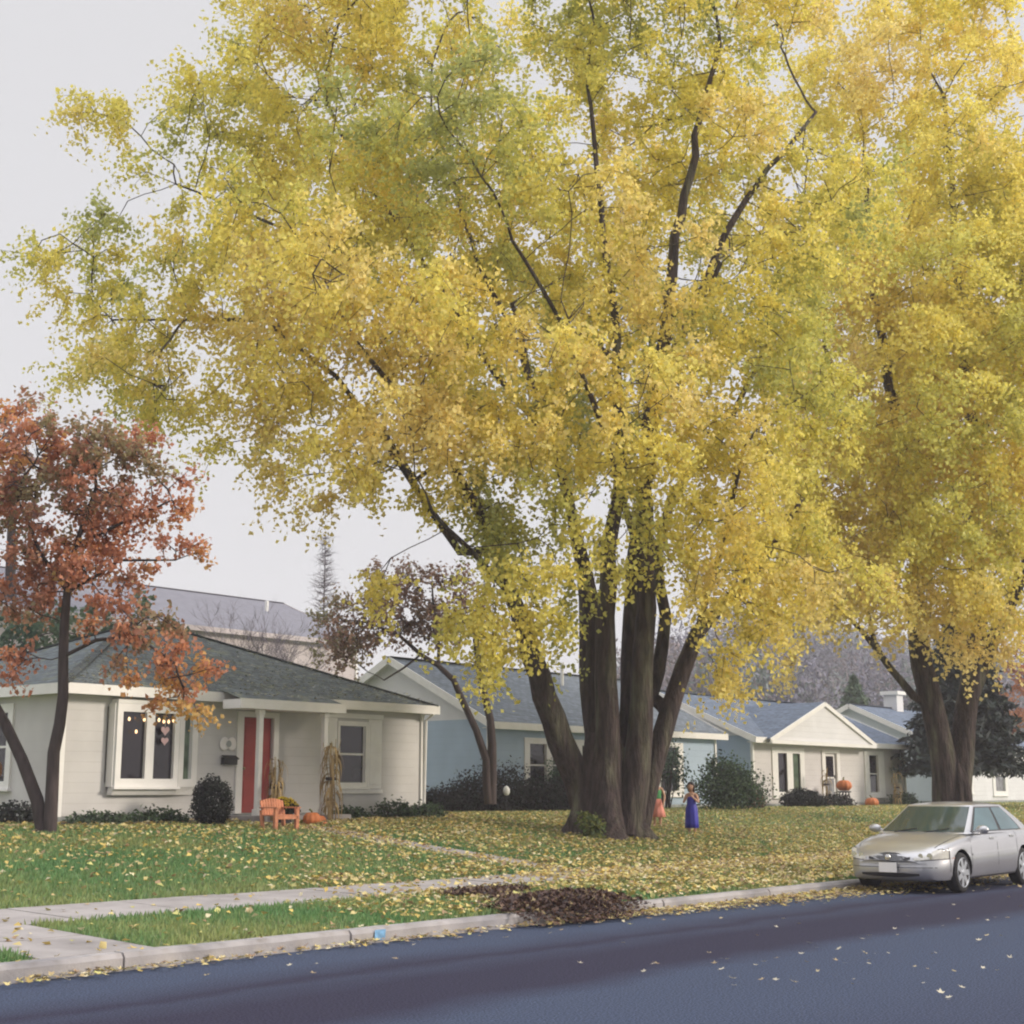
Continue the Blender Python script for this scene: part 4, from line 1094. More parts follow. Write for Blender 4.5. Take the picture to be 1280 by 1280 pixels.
def window(parent, T, outer, panes, glass='glass', rail=True, sill=True, name='window', label=None, proud=.045):
    """outer trim rectangle with openings; panes (u0,u1,v0,v1)"""
    u0, u1, v0, v1 = outer
    mb = MB()
    us = sorted({u0, u1, *[h[0] for h in panes], *[h[1] for h in panes]}); vs = sorted({v0, v1, *[h[2] for h in panes], *[h[3] for h in panes]})
    for a, b in zip(us, us[1:]):
        for c, d in zip(vs, vs[1:]):
            mu, mv = (a+b)/2, (c+d)/2
            if any(h[0] < mu < h[1] and h[2] < mv < h[3] for h in panes): continue
            mb.quad(T(a, c, proud), T(b, c, proud), T(b, d, proud), T(a, d, proud))
    for (p, q) in (((u0, v0), (u1, v0)), ((u1, v0), (u1, v1)), ((u1, v1), (u0, v1)), ((u0, v1), (u0, v0))):
        mb.quad(T(*p, proud), T(*q, proud), T(*q, -.02), T(*p, -.02))
    for h in panes:
        a, b, c, d = h
        for (p, q) in (((a, c), (b, c)), ((b, c), (b, d)), ((b, d), (a, d)), ((a, d), (a, c))):
            mb.quad(T(*p, proud), T(*q, proud), T(*q, -.05), T(*p, -.05))
    fr = mb.build(name, M['trim'], parent)
    if label: fr['label'] = label
    for k, h in enumerate(panes):
        a, b, c, d = h
        gl = glass[k] if isinstance(glass, (list, tuple)) else glass
        m2 = MB(); tbox(m2, T, a, b, c, d, -.05, -.035); m2.build('pane', M[gl], fr)
        if rail:
            m3 = MB(); mid = c+(d-c)*.5
            tbox(m3, T, a+.026, b-.026, mid-.022, mid+.022, -.033, -.004); m3.build('sash', M['trim'], fr)
            for e in (a, b-.025):
                m3 = MB(); tbox(m3, T, e, e+.025, c, d, -.034, -.01); m3.build('sash', M['trim'], fr)
    if sill:
        m4 = MB(); tbox(m4, T, u0-.04, u1+.04, v0-.05, v0-.002, -.01, proud+.05); m4.build('sill', M['trim'], fr, bevel=.006)
    return fr

def uv_roof(o):
    me = o.data
    uv = me.uv_layers.new(name='UVMap')
    for p in me.polygons:
        n = p.normal
        s = Vector((0, 0, 1)).cross(n)
        s = s.normalized() if s.length > 1e-4 else Vector((1, 0, 0))
        t = n.cross(s)
        for li in p.loop_indices:
            co = me.vertices[me.loops[li].vertex_index].co
            uv.data[li].uv = (co.dot(s), co.dot(t))

def roof_gable(parent, W, D, h, rise, mat, oh=.35, og=.3, wmat=None, fmat=None):
    """ridge along x; gables at both ends"""
    fmat = fmat or M['trim']
    k = rise/(D/2)
    z0 = h - oh*k + .06; zr = h + rise + .06; yr = D/2
    mb = MB(); th = .06
    for sgn in (0, 1):
        y0 = -oh if sgn == 0 else D+oh
        a = [(-og, y0, z0), (W+og, y0, z0), (W+og, yr, zr), (-og, yr, zr)]
        if sgn: a = a[::-1]
        mb.poly(a)
        mb.poly([(x, y, z-th) for x, y, z in reversed(a)])
    o = mb.build('roof', mat, parent); uv_roof(o)
    cap = MB(); cap.bar((-og, yr, zr+.01), (W+og, yr, zr+.01), .24, .03); cap.build('ridge_cap', mat, o)
    # fascia, soffits, rake boards
    for y0, sg in ((-oh, -1), (D+oh, 1)):
        mb = MB(); mb.box((-og-.02, min(y0, y0+sg*.03), z0-.19), (W+og+.02, max(y0, y0+sg*.03), z0+.015)); fa = mb.build('fascia', fmat, parent)
        ya, yb = (y0+.002, -.002) if sg < 0 else (D+.002, y0-.002)
        mb = MB(); mb.box((-og, ya, z0-.17), (W+og, yb, z0-.15)); mb.build('soffit', fmat, fa)
    for xx in (-og, W+og):
        xa, xb = (xx, 0) if xx < 0 else (W, xx)
        for y0 in (-oh, D+oh):
            mb = MB(); mb.bar((xx, y0, z0-.085), (xx, yr, zr-.085), .04, .22); rk = mb.build('rake_board', fmat, parent)
            mb = MB(); mb.quad((xa, y0, z0-.1), (xb, y0, z0-.1), (xb, yr, zr-.1), (xa, yr, zr-.1)); mb.build('rake_soffit', fmat, rk)
    for xx in (0, W):
        mb = MB(); mb.poly([(xx, 0, h+.002), (xx, D, h+.002), (xx, yr, h+rise-.04)]); mb.build('gable_wall', wmat, parent)
    return o

def roof_hip(parent, W, D, h, rise, mat, oh=.42, og=.42):
    k = rise/(D/2)
    z0 = h + .08; zr = z0 + (D/2+oh)*k
    x0, x1, y0, y1 = -og, W+og, -oh, D+oh
    half = (y1-y0)/2; ym = (y0+y1)/2
    A, B, C, E = (x0, y0, z0), (x1, y0, z0), (x1, y1, z0), (x0, y1, z0)
    r1, r2 = (x0+half, ym, zr), (x1-half, ym, zr)
    mb = MB(); mb.poly([A, B, r2, r1]); mb.poly([B, C, r2]); mb.poly([C, E, r1, r2]); mb.poly([E, A, r1])
    o = mb.build('roof', mat, parent); uv_roof(o)
    cap = MB()
    for p, q in ((A, r1), (B, r2), (C, r2), (E, r1), (r1, r2)): cap.bar(Vector(p)+Vector((0, 0, .015)), Vector(q)+Vector((0, 0, .015)), .2, .03)
    cap.build('ridge_cap', mat, o)
    t = .03
    for a, b in (((x0-t, y0-t, z0-.19), (x1+t, y0, z0+.015)), ((x0-t, y1, z0-.19), (x1+t, y1+t, z0+.015)),
                 ((x0-t, y0+.001, z0-.19), (x0, y1-.001, z0+.015)), ((x1, y0+.001, z0-.19), (x1+t, y1-.001, z0+.015))):
        mb = MB(); mb.box(a, b); mb.build('fascia', M['trim'], parent)
    mb = MB(); mb.box((x0+.001, y0+.001, z0-.16), (x1-.001, y1-.001, z0-.14)); mb.build('soffit', M['trim'], parent)
    return o

def front(u, v, n): return (u, -n, v)
def lside(u, v, n): return (-n, u, v)

def body(parent, W, D, h, mat, fholes=(), lholes=(), lmat=None, rmat=None):
    mb = MB(); wall_cells(mb, front, 0, W, .16, h, list(fholes))
    mb.build('front_wall', mat, parent)
    mb = MB(); wall_cells(mb, lside, 0, D, .16, h, list(lholes)); mb.build('side_wall', lmat or mat, parent)
    mb = MB(); mb.quad((W, 0, .16), (W, D, .16), (W, D, h), (W, 0, h)); mb.quad((0, D, .16), (W, D, .16), (W, D, h), (0, D, h)); mb.build('rear_wall', rmat or mat, parent)
    mb = MB(); t = .015
    mb.box((-t+.03, -t+.03, -.3), (W+t-.03, D+t-.03, .158)); mb.build('foundation', M['foundation'], parent)
    for xx, yy in ((0, 0), (W, 0), (0, D), (W, D)):
        mb = MB(); mb.box((xx-.05, yy-.05, .15), (xx+.05, yy+.05, h-.02)); mb.build('corner_board', M['trim'], parent)

# --- beige house
h1 = thing('beige_house', 'beige sided bungalow with red front door and mossy hipped roof', 'house', (16.0, 24.8, 1.0))
W1, D1, H1 = 10.08, 8.0, 2.6
body(h1, W1, D1, H1, M['siding_beige'],
     fholes=[(1.0, 3.15, .8, 2.3), (4.46, 5.30, .17, 2.22), (7.31, 8.14, .83, 2.13)], lholes=[(1.9, 2.75, .83, 2.2)])
roof_hip(h1, W1, D1, H1, 1.62, M['roof_green'], oh=.34, og=.24)
# bay window in facets
def facet(p, q):
    p = Vector((*p, 0)); q = Vector((*q, 0)); d = (q-p).normalized(); nn = Vector((d.y, -d.x, 0))
    return (lambda u, v, n: tuple(p + d*u + nn*n + Vector((0, 0, v)))), (q-p).length
bay = [(1.07, 0), (1.08, -.2), (2.60, -.2), (3.22, 0)]
T, L = facet(bay[1], bay[2]); window(h1, T, (0, L, .72, 2.36), [(.13, .70, .88, 2.2), (.90, 1.40, .88, 2.2)], rail=False, name='bay_window')
T, L = facet(bay[2], bay[3]); window(h1, T, (0, L, .72, 2.36), [(.16, L-.2, .88, 2.2)], 'glass_green', rail=False, sill=False, name='bay_window')
mb = MB(); T, L = facet(bay[0], bay[1]); tbox(mb, T, 0, L, .72, 2.36, -.02, .04); mb.build('bay_side', M['trim'], h1)
for z0, z1 in ((.56, .715), (2.363, 2.44)):
    mb = MB()
    bot = [(x, y*(.55 if z0 < 1 else 1)-(.045 if y else 0), z0) for x, y in bay]; top = [(x, y-.05, z1) for x, y in bay]
    mb.poly(bot); mb.poly(list(reversed(top)))
    for i in range(3): mb.quad(bot[i], bot[i+1], top[i+1], top[i])
    mb.build('bay_trim', M['trim'], h1)
window(h1, front, (7.24, 8.21, .72, 2.24), [(7.31, 8.14, .83, 2.13)], name='window')
for a, b in ((6.88, 7.225), (8.225, 8.68)):
    mb = MB(); tbox(mb, front, a, b, .69, 2.3, .002, .035)
    for z0, z1 in ((.78, 1.42), (1.52, 2.2)): tbox(mb, front, a+.06, b-.06, z0, z1, .035, .045)
    mb.build('shutter', M['trim'], h1, bevel=.004)
mb = MB(); tbox(mb, front, 6.85, 8.71, 2.31, 2.42, .002, .05); mb.build('window_trim', M['trim'], h1)
mb = MB(); tbox(mb, front, 6.85, 8.71, .58, .672, .002, .06); mb.build('window_trim', M['trim'], h1)
window(h1, lside, (1.72, 2.93, .68, 2.38), [(1.9, 2.75, .83, 2.2)], name='window')
# front door
mb = MB(); tbox(mb, front, 4.47, 5.29, .175, 2.215, -.075, -.045)
for a, b in ((4.56, 4.83), (4.93, 5.2)):
    for z0, z1 in ((.32, .85), (.98, 1.5), (1.62, 2.05)): tbox(mb, front, a, b, z0, z1, -.045, -.032)
dr = mb.build('door', M['door_red'], h1, bevel=.006)
mb = MB(); mb.lathe([(0.0, 0), (.03, .0), (.035, .02), (.02, .045), (0.0, .05)], 10, (4.55, .042, 1.12), axis='y')
mb.v = [(x, .042-(y-.042), z) for x, y, z in mb.v]; mb.build('handle', M['brass'], dr)
for q in ((4.28, 4.455, .16, 2.34), (5.305, 5.45, .16, 2.34), (4.455, 5.305, 2.225, 2.34)):
    mb = MB(); tbox(mb, front, *q, .001, .05); mb.build('door_frame', M['trim'], h1, bevel=.004)
# porch
mb = MB(); mb.box((3.95, -1.05, -.2), (6.75, -.02, .13)); mb.box((4.2, -1.4, -.25), (6.3, -1.06, .02)); mb.build('porch_step', M['concrete'], h1, bevel=.01)
mb = MB(); mb.quad((3.55, -1.02, 2.53), (6.5, -1.02, 2.53), (6.5, -.2, 2.80), (3.55, -.2, 2.80)); o = mb.build('porch_roof', M['roof_green'], h1); uv_roof(o)
mb = MB(); mb.box((3.52, -1.05, 2.34), (6.53, -1.02, 2.545)); mb.build('porch_beam', M['trim'], o); mb = MB(); mb.box((3.52, -1.015, 2.34), (3.55, -.46, 2.53)); mb.build('porch_beam', M['trim'], o); mb = MB(); mb.box((6.5, -1.015, 2.34), (6.53, -.46, 2.53)); mb.build('porch_beam', M['trim'], o); mb = MB(); mb.box((3.55, -1.015, 2.345), (6.5, -.46, 2.365)); mb.build('porch_ceiling', M['trim'], o)
for x in (4.22, 6.08):
    mb = MB(); mb.box((x-.055, -.9, .13), (x+.055, -.79, 2.34)); mb.box((x-.08, -.925, .13), (x+.08, -.765, .26)); mb.box((x-.075, -.92, 2.24), (x+.075, -.77, 2.338)); mb.build('porch_post', M['trim'], h1, bevel=.006)
mb = MB(); mb.lathe([(.05, 0), (.05, .75), (.075, .75), (.075, .85), (0, .86)], 12, (1.5, 3.6, 4.35)); mb.build('vent_pipe', M['white_plastic'], h1)
mb = MB(); mb.tube([(W1+.03, -.38, 2.5), (W1+.06, -.1, 2.35), (W1+.06, -.06, .2), (W1+.1, -.25, .1)], .035, 8); mb.build('downspout', M['trim'], h1)

# --- blue house
h2 = thing('blue_house', 'pale blue bungalow with white gable behind the huge maple', 'house', (32.2, 27.9, g(27.9)))
W2, D2, H2 = 12.3, 7.8, 2.70
body(h2, W2, D2, H2, M['siding_blue'], fholes=[(1.85, 2.65, .75, 2.02), (2.95, 4.15, .75, 2.02), (4.45, 5.1, .75, 2.02), (6.3, 7.2, .17, 2.15), (8.85, 9.9, .62, 2.08)], lholes=[])
roof_gable(h2, W2, D2, H2, 1.95, M['roof_blue'], wmat=M['siding_gable'])
window(h2, front, (1.6, 5.35, .6, 2.2), [(1.85, 2.65, .75, 2.02), (2.95, 4.15, .75, 2.02), (4.45, 5.1, .75, 2.02)], ['glass', 'glass', 'glass'])
window(h2, front, (8.55, 10.2, .45, 2.24), [(8.85, 9.9, .62, 2.08)])
mb = MB(); tbox(mb, front, 6.31, 7.19, .175, 2.145, -.07, -.04)
for z0, z1 in ((.35, 1.0), (1.15, 1.95)): tbox(mb, front, 6.45, 7.05, z0, z1, -.04, -.03)
dr = mb.build('door', M['trim'], h2); mb = MB(); mb.box((7.08, .02, 1.05), (7.12, .039, 1.15)); mb.build('handle', M['brass'], dr)
for vx, vy in ((4.0, 3.0), (7.2, 2.9)):
    mb = MB(); mb.lathe([(.06, 0), (.06, .8), (.09, .8), (.09, .88), (0, .9)], 10, (vx, vy, 4.1)); mb.build('vent_pipe', M['white_plastic'], h2)

# --- gabled white house
h3 = thing('white_house', 'pale grey bungalow with white gabled porch front and slate roof', 'house', (45.9, 27.2, g(27.2)))
W3, D3, H3 = 12.45, 8.0, 2.6
body(h3, W3, D3, H3, M['siding_white'], fholes=[(1.75, 2.42, .58, 2.0), (2.85, 3.42, .58, 2.0), (5.4, 6.35, .17, 2.06), (9.15, 9.95, .56, 2.05)], lmat=M['siding_blue'])  # blue siding on the left wall paints in its shade
o3 = roof_gable(h3, W3, D3, H3, 1.7, M['roof_slate'], wmat=M['siding_gable'], og=.35)
k3 = 1.7/4; yb = lambda z: (z - (H3-.35*k3+.06))/k3 - .35
ax, az = 4.5, 3.92; xl, xr, zb = .55, 8.45, 2.50
mb = MB()
mb.poly([(xl-.2, -.62, zb-.02), (ax, -.62, az+.05), (ax, yb(az+.05)+.1, az+.05), (xl-.2, yb(zb)+.15, zb-.02)])
mb.poly([(ax, -.62, az+.05), (xr+.2, -.62, zb-.02), (xr+.2, yb(zb)+.15, zb-.02), (ax, yb(az+.05)+.1, az+.05)])
pr = mb.build('porch_roof', M['roof_slate'], h3); uv_roof(pr)
mb = MB(); mb.poly([(xl, -.55, zb-.06), (xr, -.55, zb-.06), (ax, -.55, az-.04)]); mb.build('gable_wall', M['siding_gable'], h3)
mb = MB(); mb.bar((xl-.25, -.60, zb-.10), (ax, -.60, az-.03), .05, .16); mb.build('rake_board', M['trim'], h3)
mb = MB(); mb.bar((xr+.25, -.602, zb-.10), (ax, -.602, az-.03), .05, .16); mb.build('rake_board', M['trim'], h3)
mb = MB(); mb.box((xl-.2, -.64, zb-.2), (xr+.2, -.56, zb-.07)); mb.build('fascia', M['trim'], h3)
mb = MB(); mb.box((xl-.1, -.555, zb-.19), (xr+.1, -.002, zb-.16)); mb.build('soffit', M['trim'], h3)
window(h3, front, (1.35, 3.75, .38, 2.2), [(1.75, 2.42, .58, 2.0), (2.85, 3.42, .58, 2.0)], ['glass', 'glass_green'], rail=False)
window(h3, front, (8.75, 10.5, .38, 2.22), [(9.15, 9.95, .56, 2.05)])
mb = MB(); tbox(mb, front, 5.41, 6.34, .18, 2.05, -.07, -.045); dr = mb.build('storm_door', M['trim'], h3)
mb = MB(); tbox(mb, front, 5.6, 6.2, 1.15, 1.95, -.045, -.035); mb.build('pane', M['glass'], dr)
mb = MB(); tbox(mb, front, 5.6, 6.2, .35, 1.1, -.045, -.035); mb.build('pane', M['glass_pale'], dr)
mb = MB(); mb.box((6.24, .015, 1.1), (6.28, .04, 1.22)); mb.build('handle', M['black'], dr)
for q in ((5.15, 5.395, .16, 2.2), (6.355, 6.6, .16, 2.2), (5.395, 6.355, 2.065, 2.2)):
    mb = MB(); tbox(mb, front, *q, .001, .05); mb.build('door_frame', M['trim'], h3)
mb = MB(); mb.box((4.9, -1.1, -.2), (6.9, -.02, .13)); mb.build('porch_step', M['concrete'], h3)

# --- next house along
h4 = thing('far_house', 'pale bungalow with chimney partly hidden by the spruce', 'house', (62.5, 27.5, g(27.5)))
body(h4, 12.5, 8.2, 2.7, M['siding_gable'], fholes=[(2.4, 3.4, .7, 2.1), (6.4, 7.6, .6, 2.1)], lholes=[(2.0, 2.9, .8, 2.1)], lmat=M['siding_far'])  # left wall coloured bluer than the front to stand for shade
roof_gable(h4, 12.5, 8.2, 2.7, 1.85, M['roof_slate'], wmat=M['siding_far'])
window(h4, front, (2.1, 3.7, .5, 2.3), [(2.4, 3.4, .7, 2.1)])
window(h4, front, (6.1, 7.9, .4, 2.3), [(6.4, 7.6, .6, 2.1)], 'glass_pale')
window(h4, lside, (1.8, 3.1, .6, 2.3), [(2.0, 2.9, .8, 2.1)], 'glass_pale')
mb = MB(); mb.box((4.0, 3.7, 4.0), (4.7, 4.4, 5.25)); ch = mb.build('chimney', M['siding_gable'], h4)
mb = MB(); mb.box((3.88, 3.58, 5.25), (4.82, 4.52, 5.42)); mb.build('chimney_cap', M['trim'], ch)

# --- long building behind
h5 = thing('long_building', 'long two-storey building with lavender grey roof beyond the beige house', 'building', (20.0, 47.5, g(47.5)))
W5, D5, H5 = 25.6, 11, 7.15
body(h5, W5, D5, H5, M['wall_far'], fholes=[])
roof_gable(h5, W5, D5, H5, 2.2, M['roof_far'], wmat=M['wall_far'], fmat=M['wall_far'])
for vx, vy, vh in ((23.3, 3.6, .7),):
    mb = MB(); mb.lathe([(.09, 0), (.09, vh), (0, vh+.02)], 10, (vx, vy, 8.4)); mb.build('vent_pipe', M['white_plastic'], h5)


# ------------------------------------------------------------------ yard things
# leaves lying on the beige roof
def roof_z(X, Y):
    k = 1.62/4.0; z0 = 1.0+2.6+.08
    m = z0 + (Y-24.46)*k
    return np.where(Y < 24.4, 3.6, m)
litter('roof_leaves', 2600, roof_leaves, .085, [(.45, .42, .25), (.36, .39, .36), (.42, .42, .38), (.25, .28, .26)], [2, 2, 1, 2], label='small pale leaves lying on the mossy roof of the beige house', zf=roof_z)

mbx = thing('mailbox', 'black wall mailbox below the white plaque by the red door', 'mailbox', (20.06, 24.78, 2.19))
mb = MB(); mb.box((-.19, -.1, 0), (.19, -.005, .15)); mb.build('box', M['black'], mbx, bevel=.01)
mb = MB(); mb.quad((-.2, -.125, .14), (.2, -.125, .14), (.2, -.006, .2), (-.2, -.006, .2)); mb.box((-.2, -.13, .11), (.2, -.122, .145)); mb.build('lid', M['black'], mbx)
plq = thing('wall_plaque', 'white double-lobed plaque on beige siding above the black mailbox', 'plaque', (20.04, 24.775, 2.63))
mb = MB()
for sx in (-.1, .1): mb.lathe([(0.0, 0), (.115, 0), (.125, -.012), (.11, -.025), (0.0, -.028)], 18, (sx, 0, 0), axis='y', squash=(1, 1.15))
mb.build('plate', M['plaque'], plq, smooth=False)
mb = MB(); mb.lathe([(0.0, -.03), (.06, -.03), (.07, -.04), (0.0, -.045)], 14, (0, 0, 0), axis='y'); mb.build('centre_disc', M['foundation'], plq)

# strings of lit bulbs and the heart decoration behind the bay window glass
for (lx, wd, nb, lab) in ((17.24, .54, 3, 'string of three small lit bulbs in the left bay pane'), (17.99, .48, 4, 'string of small lit bulbs across the right bay pane')):
    sl_ = thing('light_string', lab, 'string lights', (lx, 24.54, 3.12))
    pts = [(wd*t/10, 0, -.05*math.sin(PI*t/10)) for t in range(11)]
    mb = MB(); mb.tube(pts, .004, 4); mb.build('cord', M['black'], sl_)
    for k in range(nb):
        t = (k+.5)/nb
        z = -.05*math.sin(PI*t)-.04 - (.22 if (nb == 3 and k == 1) else 0)
        mb = MB(); mb.lathe([(0, -.045), (.02, -.03), (.027, 0), (.015, .03), (0, .04)], 10, (wd*t, -.012, z)); mb.build('bulb', M['bulb'], sl_, smooth=True)
hd = thing('heart_decoration', 'pink double heart decoration hanging in the right bay pane', 'decoration', (18.22, 24.545, 2.72))
def heart(s, c):
    pts = []
    for k in range(28):
        a = 2*PI*k/28
        pts.append((c[0]+s*.06*16*math.sin(a)**3/16, c[1]+s*.06*(13*math.cos(a)-5*math.cos(2*a)-2*math.cos(3*a)-math.cos(4*a))/16))
    return pts
for c, s in (((0, .13), 1.7), ((0, -.08), 1.5)):
    mb = MB(); P = heart(s, c); n = len(P)
    mb.add([(x, 0, z) for x, z in P]+[(x, -.012, z) for x, z in P], [tuple(range(n)), tuple(reversed(range(n, 2*n)))]+[(i, (i+1) % n, n+(i+1) % n, n+i) for i in range(n)])
    mb.build('heart', M['heart'], hd)
mb = MB(); mb.tube([(0, -.004, .2), (0, -.004, .42)], .003, 4); mb.build('thread', M['trim'], hd)
lan = thing('window_lantern', 'small orange lantern glowing in the side window', 'lantern', (15.97, 27.2, 1.92))
mb = MB(); mb.lathe([(0, 0), (.06, .0), (.09, .08), (.09, .2), (.05, .3), (0, .32)], 12, (0, 0, 0)); mb.build('glow_shade', M['lamp_orange'], lan, smooth=True)
mb = MB(); mb.box((-.1, -.12, -.04), (.1, .12, 0)); mb.build('shelf', M['trim'], lan)

# orange bench
bn = thing('orange_bench', 'orange wooden garden bench with slatted back on the lawn', 'bench', (19.2, 22.0, g(22.0)), R(4))
bn.scale = (.58, .72, .78)
mb = MB()
for k in range(9):
    x = -.48 + k*.12; mb.bar((x, .32, .36), (x, .42, .74+.05*math.sin(PI*k/8)), .10, .022, up=(0, 1, 0))
mb.bar((-.54, .355, .46), (.54, .355, .46), .03, .07); mb.bar((-.54, .405, .66), (.54, .405, .66), .03, .07)
mb.build('backrest', M['orange_paint'], bn)
mb = MB()
for k in range(5): mb.box((-.54, -.2+k*.105, .365), (.54, -.105+k*.105, .39))
mb.box((-.52, -.21, .28), (.52, -.185, .36)); mb.build('seat', M['orange_paint'], bn)
for sx in (-1, 1):
    mb = MB(); mb.box((sx*.5-.07, -.21, -.05), (sx*.5+.07, -.13, .55)); mb.build('leg', M['orange_paint'], bn)
    mb = MB(); mb.bar((sx*.5, .30, -.05), (sx*.5, .38, .5), .08, .1, up=(0, 1, 0)); mb.build('leg', M['orange_paint'], bn)
    mb = MB(); mb.box((sx*.5-.08, -.26, .55), (sx*.5+.08, .4, .58)); mb.build('armrest', M['orange_paint'], bn)

def pumpkin(label, loc, r, sq=.8, cat='pumpkin', grp=None):
    p = thing('pumpkin', label, cat, loc, rng.uniform(0, 3), group=grp)
    prof = [(r*.12, .02*r), (r*.6, .04*r), (r*.93, .4*r), (r, .8*r*sq), (r*.9, 1.25*r*sq), (r*.6, 1.62*r*sq), (r*.25, 1.68*r*sq), (.03*r, 1.56*r*sq)]
    mb = MB(); mb.lathe(prof, 40, lobes=10, lobe=.13); mb.build('shell', M['pumpkin'], p, smooth=True)
    mb = MB(); mb.tube([(0, 0, 1.5*r*sq), (0, .02, 1.85*r*sq), (.25*r, .02, 2.1*r*sq)], [.16*r, .1*r, .11*r], 7); mb.build('stem', M['stem_green'], p)
    return p
pumpkin('large ribbed pumpkin between the yellow mums and the second porch post', (20.85, 22.95, g(22.95)), .2)
pumpkin('smaller pumpkin at the foot of the second porch post', (21.25, 23.15, g(23.15)), .14)
pumpkin('small pale pumpkin in front of the large ribbed pumpkin', (20.9, 22.6, g(22.6)), .07)
pumpkin('pumpkin sitting high on a stool by the glazed door of the gabled house', (51.0, 26.25, g(26.25)+.62), .3)
st = thing('plant_stool', 'dark stool under the high pumpkin by the glazed door', 'stool', (51.0, 26.25, g(26.25)))
mb = MB(); mb.lathe([(.24, .56), (.26, .58), (.26, .615), (.0, .62)], 16); mb.build('seat', M['black'], st)
for k in range(4):
    a = PI/4+k*PI/2; mb = MB(); mb.bar((math.cos(a)*.26, math.sin(a)*.26, -.05), (math.cos(a)*.17, math.sin(a)*.17, .57), .04, .04); mb.build('leg', M['black'], st)
pumpkin('pumpkin on the ground right of the glazed door', (52.35, 25.8, g(25.8)), .27)

mu = thing('potted_mums', 'dark pot of yellow chrysanthemums beside the orange bench', 'potted plant', (20.25, 23.15, g(23.15)))
mb = MB(); mb.lathe([(.14, 0), (.2, .26), (.22, .28), (.2, .29), (.0, .27)], 18); mb.build('pot', M['pot'], mu, smooth=False)
n = 1800; p = rng.normal(size=(n, 3)); p /= np.linalg.norm(p, axis=1)[:, None]; p[:, 2] = np.abs(p[:, 2])
C = p*np.array([.33, .33, .28])*(rng.uniform(.5, 1, n)**.5)[:, None] + np.array([0, 0, .27])
V, F, cc = leaf_arrays(C, .07, .05, np.array(DARK)[rng.integers(0, 3, n)], out=p); link('foliage', fast_mesh('foliage', V, F, cc), M['leaf'], mu)
n = 420; a = rng.uniform(0, 2*PI, n); rr = np.sqrt(rng.uniform(0, 1, n))*.3
C = np.stack([np.cos(a)*rr, np.sin(a)*rr, .56-.35*(rr/.3)**2*.5+rng.normal(0, .015, n)], 1)
V, F, cc = leaf_arrays(C, .06, .055, np.array([(.72, .55, .05)])*rng.uniform(.8, 1.15, n)[:, None], up=2, droop=0); link('flowers', fast_mesh('flowers', V, F, cc), M['leaf'], mu)

def cornstalk(label, loc, h, n, seed):
    root = thing('cornstalk_bundle', label, 'corn stalks', loc)
    rnd = random.Random(seed); mb = MB()
    for k in range(n):
        a = rnd.uniform(0, 2*PI); r = rnd.uniform(.02, .13)
        p = Vector((math.cos(a)*r*1.3, math.sin(a)*r*1.3, 0)); q = Vector((math.cos(a)*r*.6, math.sin(a)*r*.6, h*.55)); e = Vector((math.cos(a)*r*2.0, math.sin(a)*r*2, h*rnd.uniform(.8, 1.05)))
        mb.tube([p, q, e], [.014, .012, .006], 5)
    mb.build('stalks', M['straw'], root)
    V = []; F = []
    mb = MB()
    for k in range(n*7):
        z = h*rnd.uniform(.15, .98); a = rnd.uniform(0, 2*PI); L = rnd.uniform(.3, .65)*(h/1.6); w = rnd.uniform(.015, .035)
        d = Vector((math.cos(a), math.sin(a), 0)); s = Vector((-d.y, d.x, 0))
        P = Vector((d.x*.05, d.y*.05, z)); rows = []
        for i in range(6):
            t = i/5
            c = P + d*(L*.5*math.sin(t*1.9)*.75) + Vector((0, 0, .12*t - L*1.1*t*t))
            c.z = max(c.z, .01)
            ww = w*(1-t)**.6 + .002
            rows.append([c - s*ww, c + s*ww + Vector((0, 0, .01))])
        mb.grid(rows)
    mb.build('husk_leaves', M['straw'], root)
    mb = MB(); mb.lathe([(.12, h*.52), (.125, h*.54), (.12, h*.56)], 14); mb.build('tie', M['bark_dark'], root)
    return root
cornstalk('dry corn stalk bundle tied before the red door post', (20.42, 23.62, g(23.62)+.02), 1.35, 9, 3)
cornstalk('taller dry corn stalk bundle tied to the second porch post', (22.0, 23.62, g(23.62)), 1.75, 11, 5)
cornstalk('thin dry corn stalks leaning at the far end of the gabled house', (55.0, 26.0, g(26.0)), 1.4, 4, 8)
cornstalk('thin dry corn stalks left of the glazed door', (49.9, 26.4, g(26.4)), 1.6, 4, 9)

gl = thing('garden_globe', 'small white globe on a stake among dark bushes', 'garden ornament', (30.75, 26.0, g(26.0)))
mb = MB(); mb.tube([(0, 0, -.1), (0, 0, .55)], .015, 6); mb.build('stake', M['black'], gl)
mb = MB(); mb.lathe([(.0, .5), (.06, .52), (.095, .59), (.09, .68), (.05, .75), (0, .77)], 16); mb.build('globe', M['white_plastic'], gl, smooth=True)
# mulch bed in front of the beige house
mb = MB()
nx, ny = 40, 6
P = []
for i in range(nx):
    x = 15.6+i*(11.1)/(nx-1); row = []
    for j in range(ny):
        t = j/(ny-1); y0 = 23.75+.2*math.sin(x*2.1)+.08*math.sin(x*5)
        y = y0+(24.79-y0)*t
        row.append((x, y, g(y)+.006+(.05*math.sin(PI*t)+rng.uniform(0, .02) if 0 < j < ny-1 else 0)))
    P.append(row)
mb.grid(P); tag(mb.build('mulch_bed', M['soil']), kind='structure')


